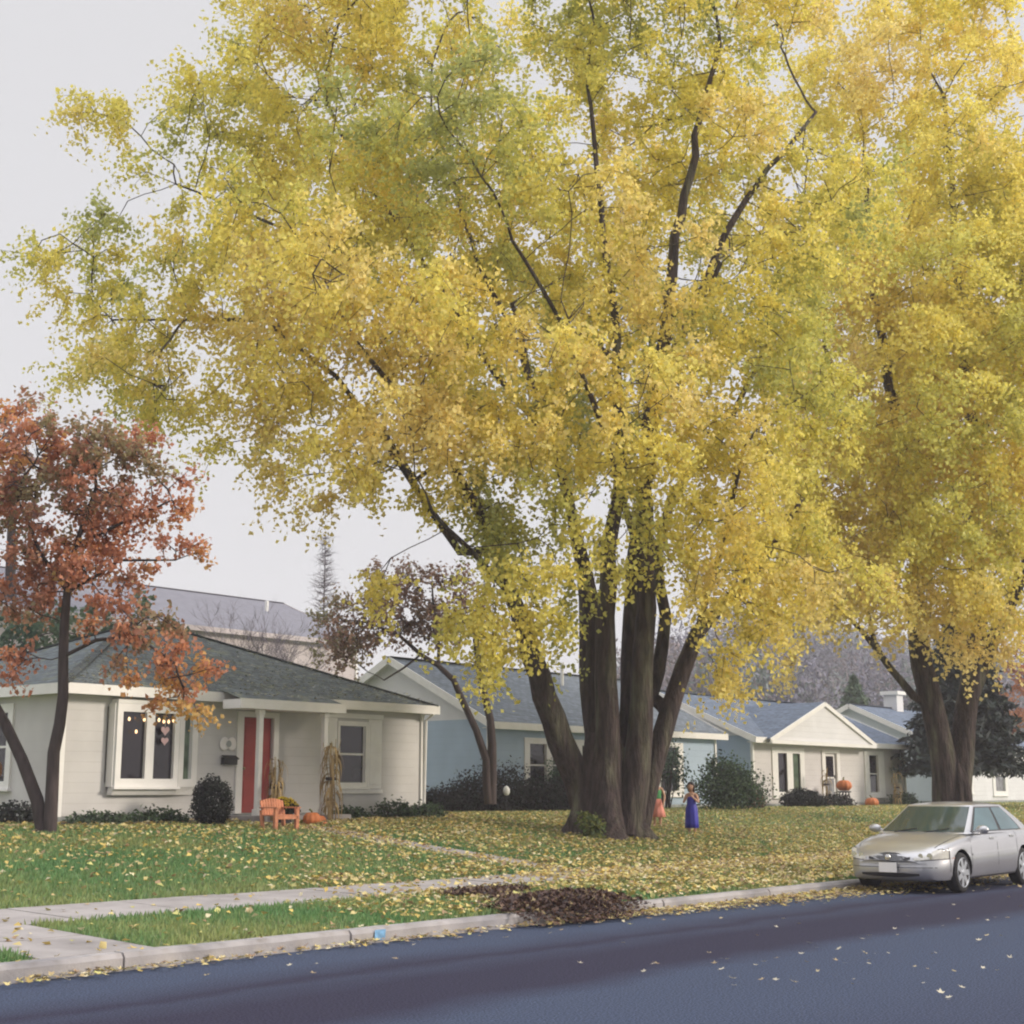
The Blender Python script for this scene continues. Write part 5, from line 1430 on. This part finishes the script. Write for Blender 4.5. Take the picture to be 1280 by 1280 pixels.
# ------------------------------------------------------------------ parked car
car = thing('parked_car', 'silver four-door sedan parked at the kerb facing left', 'car', (24.9, 10.86, 0.0), R(0.6))
ST = [  # x, half width, bottom, shoulder z, top z
    (0.00, .52, .36, .50, .55), (.03, .62, .28, .56, .61), (.09, .70, .23, .61, .67), (.2, .77, .20, .67, .735), (.42, .835, .19, .745, .815), (.75, .872, .19, .815, .885),
    (1.1, .885, .19, .865, .945), (1.45, .893, .19, .895, .985), (2.0, .90, .19, .915, .99), (2.6, .903, .19, .93, .99), (3.2, .90, .19, .945, 1.0),
    (3.7, .895, .20, .96, 1.02), (4.15, .88, .21, .965, 1.03), (4.5, .85, .24, .95, 1.0), (4.7, .79, .29, .91, .955), (4.8, .70, .34, .84, .88), (4.84, .58, .42, .72, .76)]
XO = -2.42
def station(x):
    for a, b in zip(ST, ST[1:]):
        if x <= b[0]:
            t = (x-a[0])/(b[0]-a[0]); return [a[i]+(b[i]-a[i])*t for i in range(5)]
    return list(ST[-1])
def sect(x):
    _, hw, zb, zs, zt = station(x)
    h = zs-zb
    return [(0, zb), (.7*hw, zb), (.93*hw, zb+.05*h), (.985*hw, zb+.18*h), (1.0*hw, zb+.42*h), (.995*hw, zb+.6*h), (.985*hw, zb+.66*h), (.985*hw, zb+.86*h), (.955*hw, zb+.96*h),
            (.88*hw, zs+.25*(zt-zs)), (.7*hw, zs+.6*(zt-zs)), (.4*hw, zs+.9*(zt-zs)), (0, zt)]
def surf(x, v):
    s = sect(x); i = min(int(v), len(s)-2); t = v-i
    return Vector((x+XO, s[i][0]*(1-t)+s[i+1][0]*t, s[i][1]*(1-t)+s[i+1][1]*t))
bm = bmesh.new()
XS = [0, .015, .03, .06, .09, .14, .2, .3, .42, .58, .75, .92, 1.1, 1.28, 1.45, 1.7, 2.0, 2.3, 2.6, 2.9, 3.2, 3.45, 3.7, 3.92, 4.15, 4.32, 4.5, 4.6, 4.7, 4.75, 4.8, 4.84]
rings = []
for x in XS:
    s = sect(x); ring = [(y, z) for y, z in s] + [(-y, z) for y, z in reversed(s[1:-1])]
    # sweep the nose and tail corners back in plan
    rings.append([bm.verts.new((x+XO + (.16*(abs(y)/.9)**2.2 if x < .5 else 0)*max(0, 1-x/.5) - (.12*(abs(y)/.9)**2.2*max(0, (x-4.4)/.44) if x > 4.4 else 0), y, z)) for y, z in ring])
for r0, r1 in zip(rings, rings[1:]):
    n = len(r0)
    for k in range(n): bm.faces.new((r0[k], r0[(k+1) % n], r1[(k+1) % n], r1[k]))
bm.faces.new(rings[0][::-1]); bm.faces.new(rings[-1])
bmesh.ops.recalc_face_normals(bm, faces=bm.faces)
me = bpy.data.meshes.new('body'); bm.to_mesh(me); bm.free()
bodyo = link('body', me, M['car_paint'], car)
# wheel wells cut out of the body
WX = (.93, 3.66)
cut = MB()
for wx in WX:
    for sy in (-1, 1):
        cut.lathe([(.365, -.25), (.365, .25)], 28, (wx+XO, sy*.86, .335), axis='y')
cm = bpy.data.meshes.new('cutter'); cm.from_pydata(cut.v, [], cut.f); cm.update()
bmx = bmesh.new(); bmx.from_mesh(cm); bmesh.ops.recalc_face_normals(bmx, faces=bmx.faces); bmx.to_mesh(cm); bmx.free()
cm.materials.append(M['dark_plastic'])
co_ = bpy.data.objects.new('cutter', cm); COL.objects.link(co_); co_.parent = car
md = bodyo.modifiers.new('wells', 'BOOLEAN'); md.operation = 'DIFFERENCE'; md.object = co_; md.solver = 'EXACT'
try: md.material_mode = 'TRANSFER'
except Exception: pass
bpy.context.view_layer.update()
dg = bpy.context.evaluated_depsgraph_get()
nm = bpy.data.meshes.new_from_object(bodyo.evaluated_get(dg)); nm.name = 'body'
bodyo.modifiers.clear(); bodyo.data = nm; bpy.data.objects.remove(co_)
for pl in nm.polygons: pl.use_smooth = True
try:
    bodyo.data.set_sharp_from_angle(angle=R(38))
except Exception: pass
# greenhouse: rings from the beltline to the roof
def ring_pt(s, t, off=0.0):
    """s 0..4: front edge, left side, rear edge, right side; t 0 belt .. 1 roof"""
    e = t**.92
    hw = .80+(.585-.80)*e; xf = 1.36+(2.18-1.36)*e; xr = 4.22+(3.42-4.22)*t**1.35; z = .93+(1.40-.93)*t
    hw += off; xf -= off*.9; xr += off*.9; z += off*.45
    i = int(s) % 4; f = s-int(s)
    bf = .17*(1-.35*t); br = .13*(1-.3*t)
    if i == 0: y = hw*(1-2*f); return Vector((xf-bf*(1-(2*f-1)**2)+XO, y, z))          # +y to -y across the front
    if i == 1: return Vector((xf+(xr-xf)*f+XO, -hw-.035*math.sin(PI*f), z))
    if i == 2: y = -hw*(1-2*f); return Vector((xr+br*(1-(2*f-1)**2)+XO, y, z))
    return Vector((xr+(xf-xr)*f+XO, hw+.035*math.sin(PI*f), z))
SN = [k/10 for k in range(40)]; TN = [0, .1, .3, .5, .7, .85, .95, 1.0]
mb = MB(); P = [[ring_pt(s % 4, t) for s in SN+[0]] for t in TN]; mb.grid(P)
top = [ring_pt(s, 1.0) for s in SN]
cx_ = sum((p.x for p in top))/len(top)
rows = []
for q in (0, .12, .3, .55, .8, 1.0):
    rows.append([Vector((p.x+(cx_-p.x)*q, p.y*(1-q), p.z+.058*(1-(1-q)**2.2))) for p in top+[top[0]]])
mb.grid(rows)
mb.build('cabin', M['car_paint'], car, smooth=True)
def glass(name, mat, s0, s1, t0, t1, off, ns=10, nt=6, curve=None):
    mb = MB(); mb.grid([[ring_pt(s0+(s1-s0)*i/ns, t0+(t1-t0)*j/nt, off) for j in range(nt+1)] for i in range(ns+1)])
    return mb.build(name, mat, car, smooth=True)
glass('windscreen', M['car_glass'], .035, .965, .06, .94, .008)
glass('rear_window', M['car_glass'], 2.05, 2.95, .1, .92, .008)
for a, b, nme in ((1.07, 1.455, 'front'), (1.50, 1.84, 'rear')):
    glass('side_window', M['car_glass_side'], a, b, .10, .90, .007)
    glass('side_window', M['car_glass_side'], 4-a+1 if False else 3+(2-b), 3+(2-a), .10, .90, .007)
# dark weather strip between the panes and round them
for a, b in ((1.035, 1.865),):
    glass('window_seal', M['dark_plastic'], a, b, .07, .94, .003); glass('window_seal', M['dark_plastic'], 3+(2-b), 3+(2-a), .07, .94, .003)
def patch(name, mat, x0, x1, v0, v1, side, off=.006, nx=8, nv=6, parent=car, taper=0.0):
    P = []
    for i in range(nx+1):
        x = x0+(x1-x0)*i/nx; row = []
        for j in range(nv+1):
            vv0 = v0 + taper*(i/nx); v = vv0+(v1-vv0)*j/nv
            p = surf(x, v); p2 = surf(x, min(v+.05, 11.99)); p3 = surf(x+.01, v)
            nn = (p2-p).cross(p3-p)
            if nn.length < 1e-9: nn = Vector((-1, 0, 0))
            nn.normalize()
            if nn.dot(p-Vector((0, 0, .5))) < 0: nn = -nn
            y = p.y
            p = p + nn*off
            p.x += (.16*(abs(y)/.9)**2.2)*max(0, 1-x/.5) if x < .5 else 0
            row.append((p.x, p.y*side, p.z))
        P.append(row)
    mb = MB(); mb.grid(P); return mb.build(name, mat, parent, smooth=True)
for sd in (-1, 1):
    patch('tail_light', M['door_red'], 4.55, 4.78, 6.2, 9.0, sd, .01)
    patch('door_seam', M['dark_plastic'], 1.30, 1.312, 2.6, 8.3, sd, .004, nx=1)
    patch('door_seam', M['dark_plastic'], 2.42, 2.432, 2.6, 8.6, sd, .004, nx=1)
    patch('door_seam', M['dark_plastic'], 3.34, 3.352, 4.6, 8.6, sd, .004, nx=1)
    patch('rub_strip', M['car_paint'], 1.32, 3.25, 4.9, 5.25, sd, .016, nx=12, nv=2)
    patch('rocker_panel', M['dark_plastic'], 1.32, 3.28, 1.6, 2.25, sd, .008, nx=8, nv=2)
    for hx in (2.2, 3.12):
        p = surf(hx, 7.4); mb = MB(); mb.box((p.x-.09, sd*(p.y+.004)-.012, p.z-.018), (p.x+.09, sd*(p.y+.004)+.012, p.z+.018)); mb.build('door_handle', M['car_paint'], car, bevel=.006)
    # mirror
    mb = MB(); c = Vector((1.62+XO, sd*.97, 1.0))
    P = []
    for i in range(9):
        a = PI*i/8; P.append([(c.x+.085*math.cos(a)*.9-.02, c.y+.115*math.sin(a)*math.cos(2*PI*j/12), c.z+.075*math.sin(a)*math.sin(2*PI*j/12)) for j in range(13)])
    mb.grid(P); mb.bar((1.62+XO, sd*.80, .965), (1.62+XO, sd*.92, .985), .07, .03); mb.build('wing_mirror', M['car_paint'], car, smooth=True)
# nose: grille, badge strip, plate, intake, lamps
def nose_x(y, z):
    """front surface x at (y, z)"""
    for i in range(60):
        x = i*.01; _, hw, zb, zs, zt = station(x)
        if zb <= z <= zt-(zt-zs)*min(1, abs(y)/hw) and abs(y) <= hw: return x+XO+.16*(abs(y)/.9)**2.2*max(0, 1-x/.5)
    return .5+XO
def nose_panel(name, mat, y0, y1, zf0, zf1, off, ny=10, nz=4, parent=car):
    P = []
    for i in range(ny+1):
        y = y0+(y1-y0)*i/ny; row = []
        for j in range(nz+1):
            za, zb_ = zf0(y), zf1(y); z = za+(zb_-za)*j/nz
            row.append((nose_x(y, z)-off, y, z))
        P.append(row)
    mb = MB(); mb.grid(P); return mb.build(name, mat, parent, smooth=True)
gr = nose_panel('grille', M['dark_plastic'], -.36, .36, lambda y: .515+.03*abs(y/.36)**2, lambda y: .655-.025*abs(y/.36)**2, .012, ny=14, nz=8)
for sd in (-1, 1):
    zl = lambda y: .53+.035*(abs(y)-.42)/.42; zh = lambda y: .65+.075*(abs(y)-.42)/.42-.05*max(0, (abs(y)-.78)/.06)
    q = nose_panel('headlight', M['headlight'], sd*.42, sd*.84, zl, zh, .014, ny=18, nz=8)
    for yy, rr in ((.52, .038), (.66, .045)):
        mb = MB(); mb.lathe([(0, .012), (rr, .006), (rr*1.1, 0), (0, 0)], 16, (nose_x(sd*yy, .60)-.03, sd*yy, .605), axis='x'); mb.build('reflector', M['chrome'], q)
    nose_panel('lamp_surround', M['dark_plastic'], sd*.405, sd*.845, lambda y: zl(y)-.012, lambda y: zh(y)+.010, .008, ny=18, nz=8)
mb = MB()
for k in range(5): mb.tube([(nose_x(.26, .535+.022*k)-.02, -.26, .535+.022*k), (nose_x(0, .535+.022*k)-.02, 0, .535+.022*k), (nose_x(.26, .535+.022*k)-.02, .26, .535+.022*k)], .003, 5)
mb.build('grille_bar', M['rim'], gr)
mb = MB(); mb.lathe([(0, 0), (.05, 0), (.045, -.015), (0, -.02)], 16, (nose_x(0, .58)-.035, 0, .58), axis='x'); mb.build('emblem', M['chrome'], gr)
nose_panel('lower_intake', M['dark_plastic'], -.5, .5, lambda y: .262+.03*abs(y/.5)**2, lambda y: .335-.01*abs(y/.5)**2, .010)
nose_panel('bumper_strip', M['car_paint'], -.62, .62, lambda y: .475, lambda y: .495, .014, ny=16, nz=2)
mb = MB(); x = nose_x(0, .4)-.03; mb.box((x-.012, -.155, .34), (x, .155, .495)); mb.box((x, -.1, .36), (x+.05, .1, .48)); mb.build('number_plate', M['plaque'], car, bevel=.004)
# hood shut lines, bumper seam, plate frame
for sd in (-1, 1):
    patch('hood_seam', M['dark_plastic'], .30, 1.22, 9.28, 9.36, sd, .004, nx=14, nv=1)
    patch('bumper_seam', M['dark_plastic'], .50, .512, 3.4, 7.8, sd, .004, nx=1)
    patch('fender_marker', M['orange_paint'], .56, .66, 5.35, 5.6, sd, .006, nx=3, nv=2)
nose_panel('bumper_groove', M['dark_plastic'], -.74, .74, lambda y: .418, lambda y: .428, .012, ny=20, nz=1)
# wipers
for y0 in (-.1, .45):
    mb = MB(); a = ring_pt(.5-y0/1.6*1.0, .03, .02); b = ring_pt(.5-(y0-.38)/1.6, .16, .025); mb.tube([a, b], .008, 5); mb.build('wiper', M['dark_plastic'], car)
# wheels
for wx in WX:
    for sd in (-1, 1):
        c = (wx+XO, sd*.775, .325)
        mb = MB()
        prof = [(.232, -.10), (.28, -.105), (.312, -.085), (.325, -.05), (.327, 0), (.325, .05), (.312, .085), (.28, .105), (.232, .10)]
        mb.lathe(prof, 36, c, axis='y'); ty = mb.build('wheel', M['tyre'], car, smooth=True)
        mb = MB(); s = sd
        rp = [(.234, .06), (.24, .10), (.232, .108), (.215, .09), (.215, .03)]
        base = len(mb.v)
        for r_, z_ in rp:
            for k in range(36):
                a = 2*PI*k/36; mb.v.append((c[0]+r_*math.cos(a), c[1]+s*z_, c[2]+r_*math.sin(a)))
        for i in range(len(rp)-1):
            for k in range(36):
                k2 = (k+1) % 36; mb.f.append((base+i*36+k, base+i*36+k2, base+(i+1)*36+k2, base+(i+1)*36+k)); mb.m.append(0)
        for k in range(7):
            a = 2*PI*k/7
            for w0 in (0,):
                p0 = Vector((c[0]+.03*math.cos(a), c[1]+s*.088, c[2]+.03*math.sin(a))); p1 = Vector((c[0]+.222*math.cos(a), c[1]+s*.086, c[2]+.222*math.sin(a)))
                mb.bar(p0, p1, .088, .03, up=(0, 1, 0))
        mb.lathe([(0, .0), (.055, .0), (.06, .02), (.05, .035), (0, .04)], 16, (c[0], c[1]+s*.075 - (0 if s > 0 else 0), c[2]), axis='y')
        if s < 0:
            n0 = 16*5
            for i in range(len(mb.v)-n0, len(mb.v)):
                x_, y_, z_ = mb.v[i]; mb.v[i] = (x_, 2*(c[1]+s*.075)-y_, z_)
        mb.build('rim', M['rim'], ty)
        mb = MB(); mb.lathe([(0, -.002), (.21, -.002), (.21, .002), (0, .002)], 24, (c[0], c[1]+s*.035, c[2]), axis='y'); mb.build('brake_disc', M['dark_plastic'], ty)


# ------------------------------------------------------------------ people
def girl(label, base, rz, dress_parts, hair_len, arms):
    root = thing('person', label, 'child', base, rz)
    # skeleton for a 1.24 m child, facing -y
    J = {'pelvis': (0, 0, .62, .085), 'waist': (0, 0, .72, .078), 'chest': (0, .005, .88, .088), 'collar': (0, .01, .955, .06), 'neck': (0, .005, 1.01, .036), 'headb': (0, -.005, 1.06, .05)}
    E_ = [('pelvis', 'waist'), ('waist', 'chest'), ('chest', 'collar'), ('collar', 'neck'), ('neck', 'headb')]
    for s, n in ((-1, 'l'), (1, 'r')):
        J['hip'+n] = (s*.065, 0, .58, .07); J['knee'+n] = (s*.07, -.01, .33, .046); J['calf'+n] = (s*.07, .01, .24, .045); J['ank'+n] = (s*.07, .01, .07, .028); J['toe'+n] = (s*.085, -.1, .025, .024)
        E_ += [('pelvis', 'hip'+n), ('hip'+n, 'knee'+n), ('knee'+n, 'calf'+n), ('calf'+n, 'ank'+n), ('ank'+n, 'toe'+n)]
        J['sh'+n] = (s*.12, .01, .945, .042)
        el, wr = arms[n]
        J['el'+n] = (*el, .030); J['wr'+n] = (*wr, .021)
        pd = (Vector(wr)-Vector(el)).normalized(); pm_ = Vector(wr)+pd*.05
        J['palm'+n] = (*pm_, .024)
        E_ += [('collar', 'sh'+n), ('sh'+n, 'el'+n), ('el'+n, 'wr'+n), ('wr'+n, 'palm'+n)]
    keys = list(J)
    me = bpy.data.meshes.new('body'); me.from_pydata([J[k][:3] for k in keys], [(keys.index(a), keys.index(b)) for a, b in E_], []); me.update()
    o = bpy.data.objects.new('body', me); COL.objects.link(o)
    o.modifiers.new('skin', 'SKIN')
    for i, k in enumerate(keys): me.skin_vertices[0].data[i].radius = (J[k][3], J[k][3]); me.skin_vertices[0].data[i].use_root = (k == 'pelvis')
    ss = o.modifiers.new('sub', 'SUBSURF'); ss.levels = 2; ss.render_levels = 2
    bpy.context.view_layer.update(); dg = bpy.context.evaluated_depsgraph_get()
    nm = bpy.data.meshes.new_from_object(o.evaluated_get(dg)); bpy.data.objects.remove(o)
    bm = bmesh.new(); bm.from_mesh(nm)
    mb = MB()
    # head with nose, brow and ears
    rows = []
    for i in range(15):
        t = PI*i/14
        row = []
        for j in range(25):
            a = 2*PI*j/24
            r = math.sin(t)
            x = .078*r*math.cos(a)*(1-.16*max(0, -math.cos(t))); y = .092*r*math.sin(a); z = .108*math.cos(t)*-1
            if math.sin(a) < -.9 and abs(t-PI*.48) < .35: y -= .018*(1-abs(t-PI*.48)/.35)
            row.append((x, y-.01, 1.135+z))
        rows.append(row)
    mb.grid(rows)
    for s in (-1, 1): mb.lathe([(0, 0), (.018, .004), (.022, .012), (0, .016)], 8, (s*.078-(.016 if s < 0 else 0), .005, 1.13), axis='x', squash=(.7, 1.2))
    # fingers
    for s, n in ((-1, 'l'), (1, 'r')):
        el, wr = arms[n]; d = (Vector(wr)-Vector(el)).normalized(); side = d.cross(Vector((0, 1, .2))).normalized(); pal = d.cross(side)
        b = Vector(wr)+d*.05
        for k, L in enumerate((.042, .05, .046, .036)):
            p0 = b+side*(-.018+.012*k); p1 = p0+d*(.01+L*.55)+pal*.006; p2 = p1+d*L*.4+pal*.016
            mb.tube([p0, p1, p2], [.007, .0062, .0045], 6)
        p0 = Vector(wr)+d*.02-side*.018; mb.tube([p0, p0+d*.02-side*.018, p0+d*.042-side*.02+pal*.01], [.008, .007, .005], 6)
    tm = bpy.data.meshes.new('tmp'); tm.from_pydata(mb.v, [], mb.f); bm.from_mesh(tm)
    fm = bpy.data.meshes.new('body'); bm.to_mesh(fm); bm.free()
    link('body', fm, M['skin'], root, smooth=True)
    for s in (-1, 1):
        mb = MB(); mb.lathe([(0, -.006), (.009, -.003), (.009, .003), (0, .006)], 8, (s*.03, -.094, 1.14), axis='y'); mb.build('eye', M['hair'], root)
    mb = MB(); mb.lathe([(0, -.003), (.016, -.002), (.016, .002), (0, .003)], 10, (0, -.090, 1.083), axis='y', squash=(1, .35)); mb.build('mouth', M['door_red'], root)
    # hair: cap and fall
    rows = []
    for i in range(10):
        t = i/9; row = []
        for j in range(21):
            half = PI*(1-.36*min(1, max(0, (t-.3)/.12))); a = PI/2 + half*(j/10-1)
            if t < .5:
                u = t/.5*PI*.5; x = .100*math.sin(u)*math.cos(a); y = .116*math.sin(u)*math.sin(a)-.008; z = 1.145+.118*math.cos(u)
            else:
                u = (t-.5)*2; k = 1-.25*u; x = .100*k*math.cos(a); y = .116*math.sin(a)*(1-.1*u)-.008; z = 1.145-hair_len*u*(.75+.25*math.sin(a))
            w = 1+.04*math.sin(j*2.3+i)
            row.append((x*w, y*w, z))
        rows.append(row)
    mb = MB(); mb.grid(rows); o = mb.build('hair', M['hair'], root, smooth=True)
    so_ = o.modifiers.new('thick', 'SOLIDIFY'); so_.thickness = .012
    for nme, mat, prof, folds in dress_parts:
        mb = MB(); n = 36
        rows = []
        for r, z, sq in prof:
            rows.append([(r*(1+folds*(prof[0][1]-z)*math.cos(9*2*PI*k/n+z*2))*math.cos(2*PI*k/n), r*sq*(1+folds*(prof[0][1]-z)*math.cos(9*2*PI*k/n+z*2))*math.sin(2*PI*k/n), z) for k in range(n+1)])
        mb.grid(rows); o = mb.build(nme, M[mat], root, smooth=True); sd_ = o.modifiers.new('thick', 'SOLIDIFY'); sd_.thickness = .006
    return root
gx, gy = GIRL1
girl('child in a long royal blue dress standing on the lawn, hands raised', (gx, gy, g(gy)), R(-75),
     [('dress', 'dress_blue', [(.108, .90, .82), (.108, .84, .82), (.112, .72, .95), (.142, .62, 1.0), (.152, .45, .98), (.158, .28, .95), (.160, .17, .95)], .10)], .16,
     {'l': ((-.19, -.03, .76), (-.06, -.14, .90)), 'r': ((.19, -.03, .76), (.06, -.14, .91))})
gx, gy = GIRL2
girl('child in a green top and coral skirt half hidden by the huge maple trunk', (gx, gy, g(gy)), R(-60),
     [('top', 'cloth_green', [(.112, .915, .85), (.112, .84, .85), (.10, .74, .82), (.105, .66, .85)], 0.0),
      ('skirt', 'dress_coral', [(.106, .70, .85), (.125, .60, .9), (.17, .42, .95), (.205, .26, 1.0)], .16)], .12,
     {'l': ((-.19, .0, .75), (-.18, -.08, .58)), 'r': ((.19, .0, .75), (.17, -.1, .60))})


# ------------------------------------------------------------------ sky, sun, camera
EL, AZ = R(19), math.atan2(-.86, .5)
w = bpy.data.worlds.new('World'); SC.world = w; w.use_nodes = True
nt = w.node_tree; N = nt.nodes; K = nt.links
for n in list(N): N.remove(n)
out = N.new('ShaderNodeOutputWorld'); bg = N.new('ShaderNodeBackground'); K.new(bg.outputs[0], out.inputs[0])
sky = N.new('ShaderNodeTexSky'); sky.sky_type = 'NISHITA'; sky.sun_disc = False
sky.sun_elevation = EL; sky.sun_rotation = PI/2-AZ
hs = N.new('ShaderNodeHueSaturation'); hs.inputs['Saturation'].default_value = .35
K.new(sky.outputs[0], hs.inputs['Color'])
mx = N.new('ShaderNodeMix'); mx.data_type = 'RGBA'; mx.inputs['Factor'].default_value = .9
K.new(hs.outputs[0], mx.inputs['A']); mx.inputs['B'].default_value = (7.0, 6.95, 7.15, 1)     # even high cloud
tc = N.new('ShaderNodeTexCoord'); sp = N.new('ShaderNodeSeparateXYZ'); K.new(tc.outputs['Generated'], sp.inputs[0])
mr = N.new('ShaderNodeMapRange'); mr.interpolation_type = 'SMOOTHSTEP'   # an overcast dome is brightest overhead
mr.inputs[1].default_value = .5; mr.inputs[2].default_value = 1.0; mr.inputs[3].default_value = .72; mr.inputs[4].default_value = 2.2
K.new(sp.outputs['Z'], mr.inputs[0])
vm = N.new('ShaderNodeVectorMath'); vm.operation = 'SCALE'
K.new(mx.outputs['Result'], vm.inputs[0]); K.new(mr.outputs[0], vm.inputs['Scale'])
K.new(vm.outputs[0], bg.inputs[0]); bg.inputs[1].default_value = .1

sl = bpy.data.lights.new('sun', 'SUN'); sl.energy = 2.0; sl.angle = R(10); sl.color = (1.0, .88, .74)
so = bpy.data.objects.new('sun', sl); COL.objects.link(so)
so.rotation_euler = Vector((math.cos(EL)*math.cos(AZ), math.cos(EL)*math.sin(AZ), math.sin(EL))).to_track_quat('Z', 'Y').to_euler()

cam = bpy.data.cameras.new('camera'); co = bpy.data.objects.new('camera', cam); COL.objects.link(co)
cam.sensor_width = 36; cam.sensor_fit = 'HORIZONTAL'; cam.lens = 36*1800/1280
cam.clip_start = .1; cam.clip_end = 3000
co.location = (0, 0, 1.65)
p = math.atan(348/1800)
d = Vector((math.cos(R(40))*math.cos(p), math.sin(R(40))*math.cos(p), math.sin(p)))
co.rotation_euler = d.to_track_quat('-Z', 'Y').to_euler()
SC.camera = co
vs = SC.view_settings
vs.view_transform = 'Standard'; vs.look = 'None'; vs.exposure = .65; vs.gamma = 1; vs.use_curve_mapping = False
SC.cycles.filter_width = 2.1; SC.cycles.max_bounces = 8; SC.cycles.transparent_max_bounces = 4; SC.cycles.diffuse_bounces = 5; SC.cycles.transmission_bounces = 5; SC.cycles.glossy_bounces = 3
SC.cycles.use_denoising = True

HAZE = .0009  # thin air volume added to lift the dark tones and fade the distance
mb = MB(); mb.box((-720, -720, -1.2), (1220, 720, 62))
m, nt, N, K = new_mat('black_lift_haze')
o_ = N.new('ShaderNodeOutputMaterial'); pv = N.new('ShaderNodeVolumePrincipled')
pv.inputs['Color'].default_value = (.93, .90, 1.0, 1); pv.inputs['Density'].default_value = HAZE; pv.inputs['Anisotropy'].default_value = 0
K.new(pv.outputs[0], o_.inputs['Volume'])
if HAZE: tag(mb.build('haze', m), 'thin pale haze added to lift the blacks and fade the far hillside', 'haze', kind='stuff')
SC.cycles.volume_bounces = 1
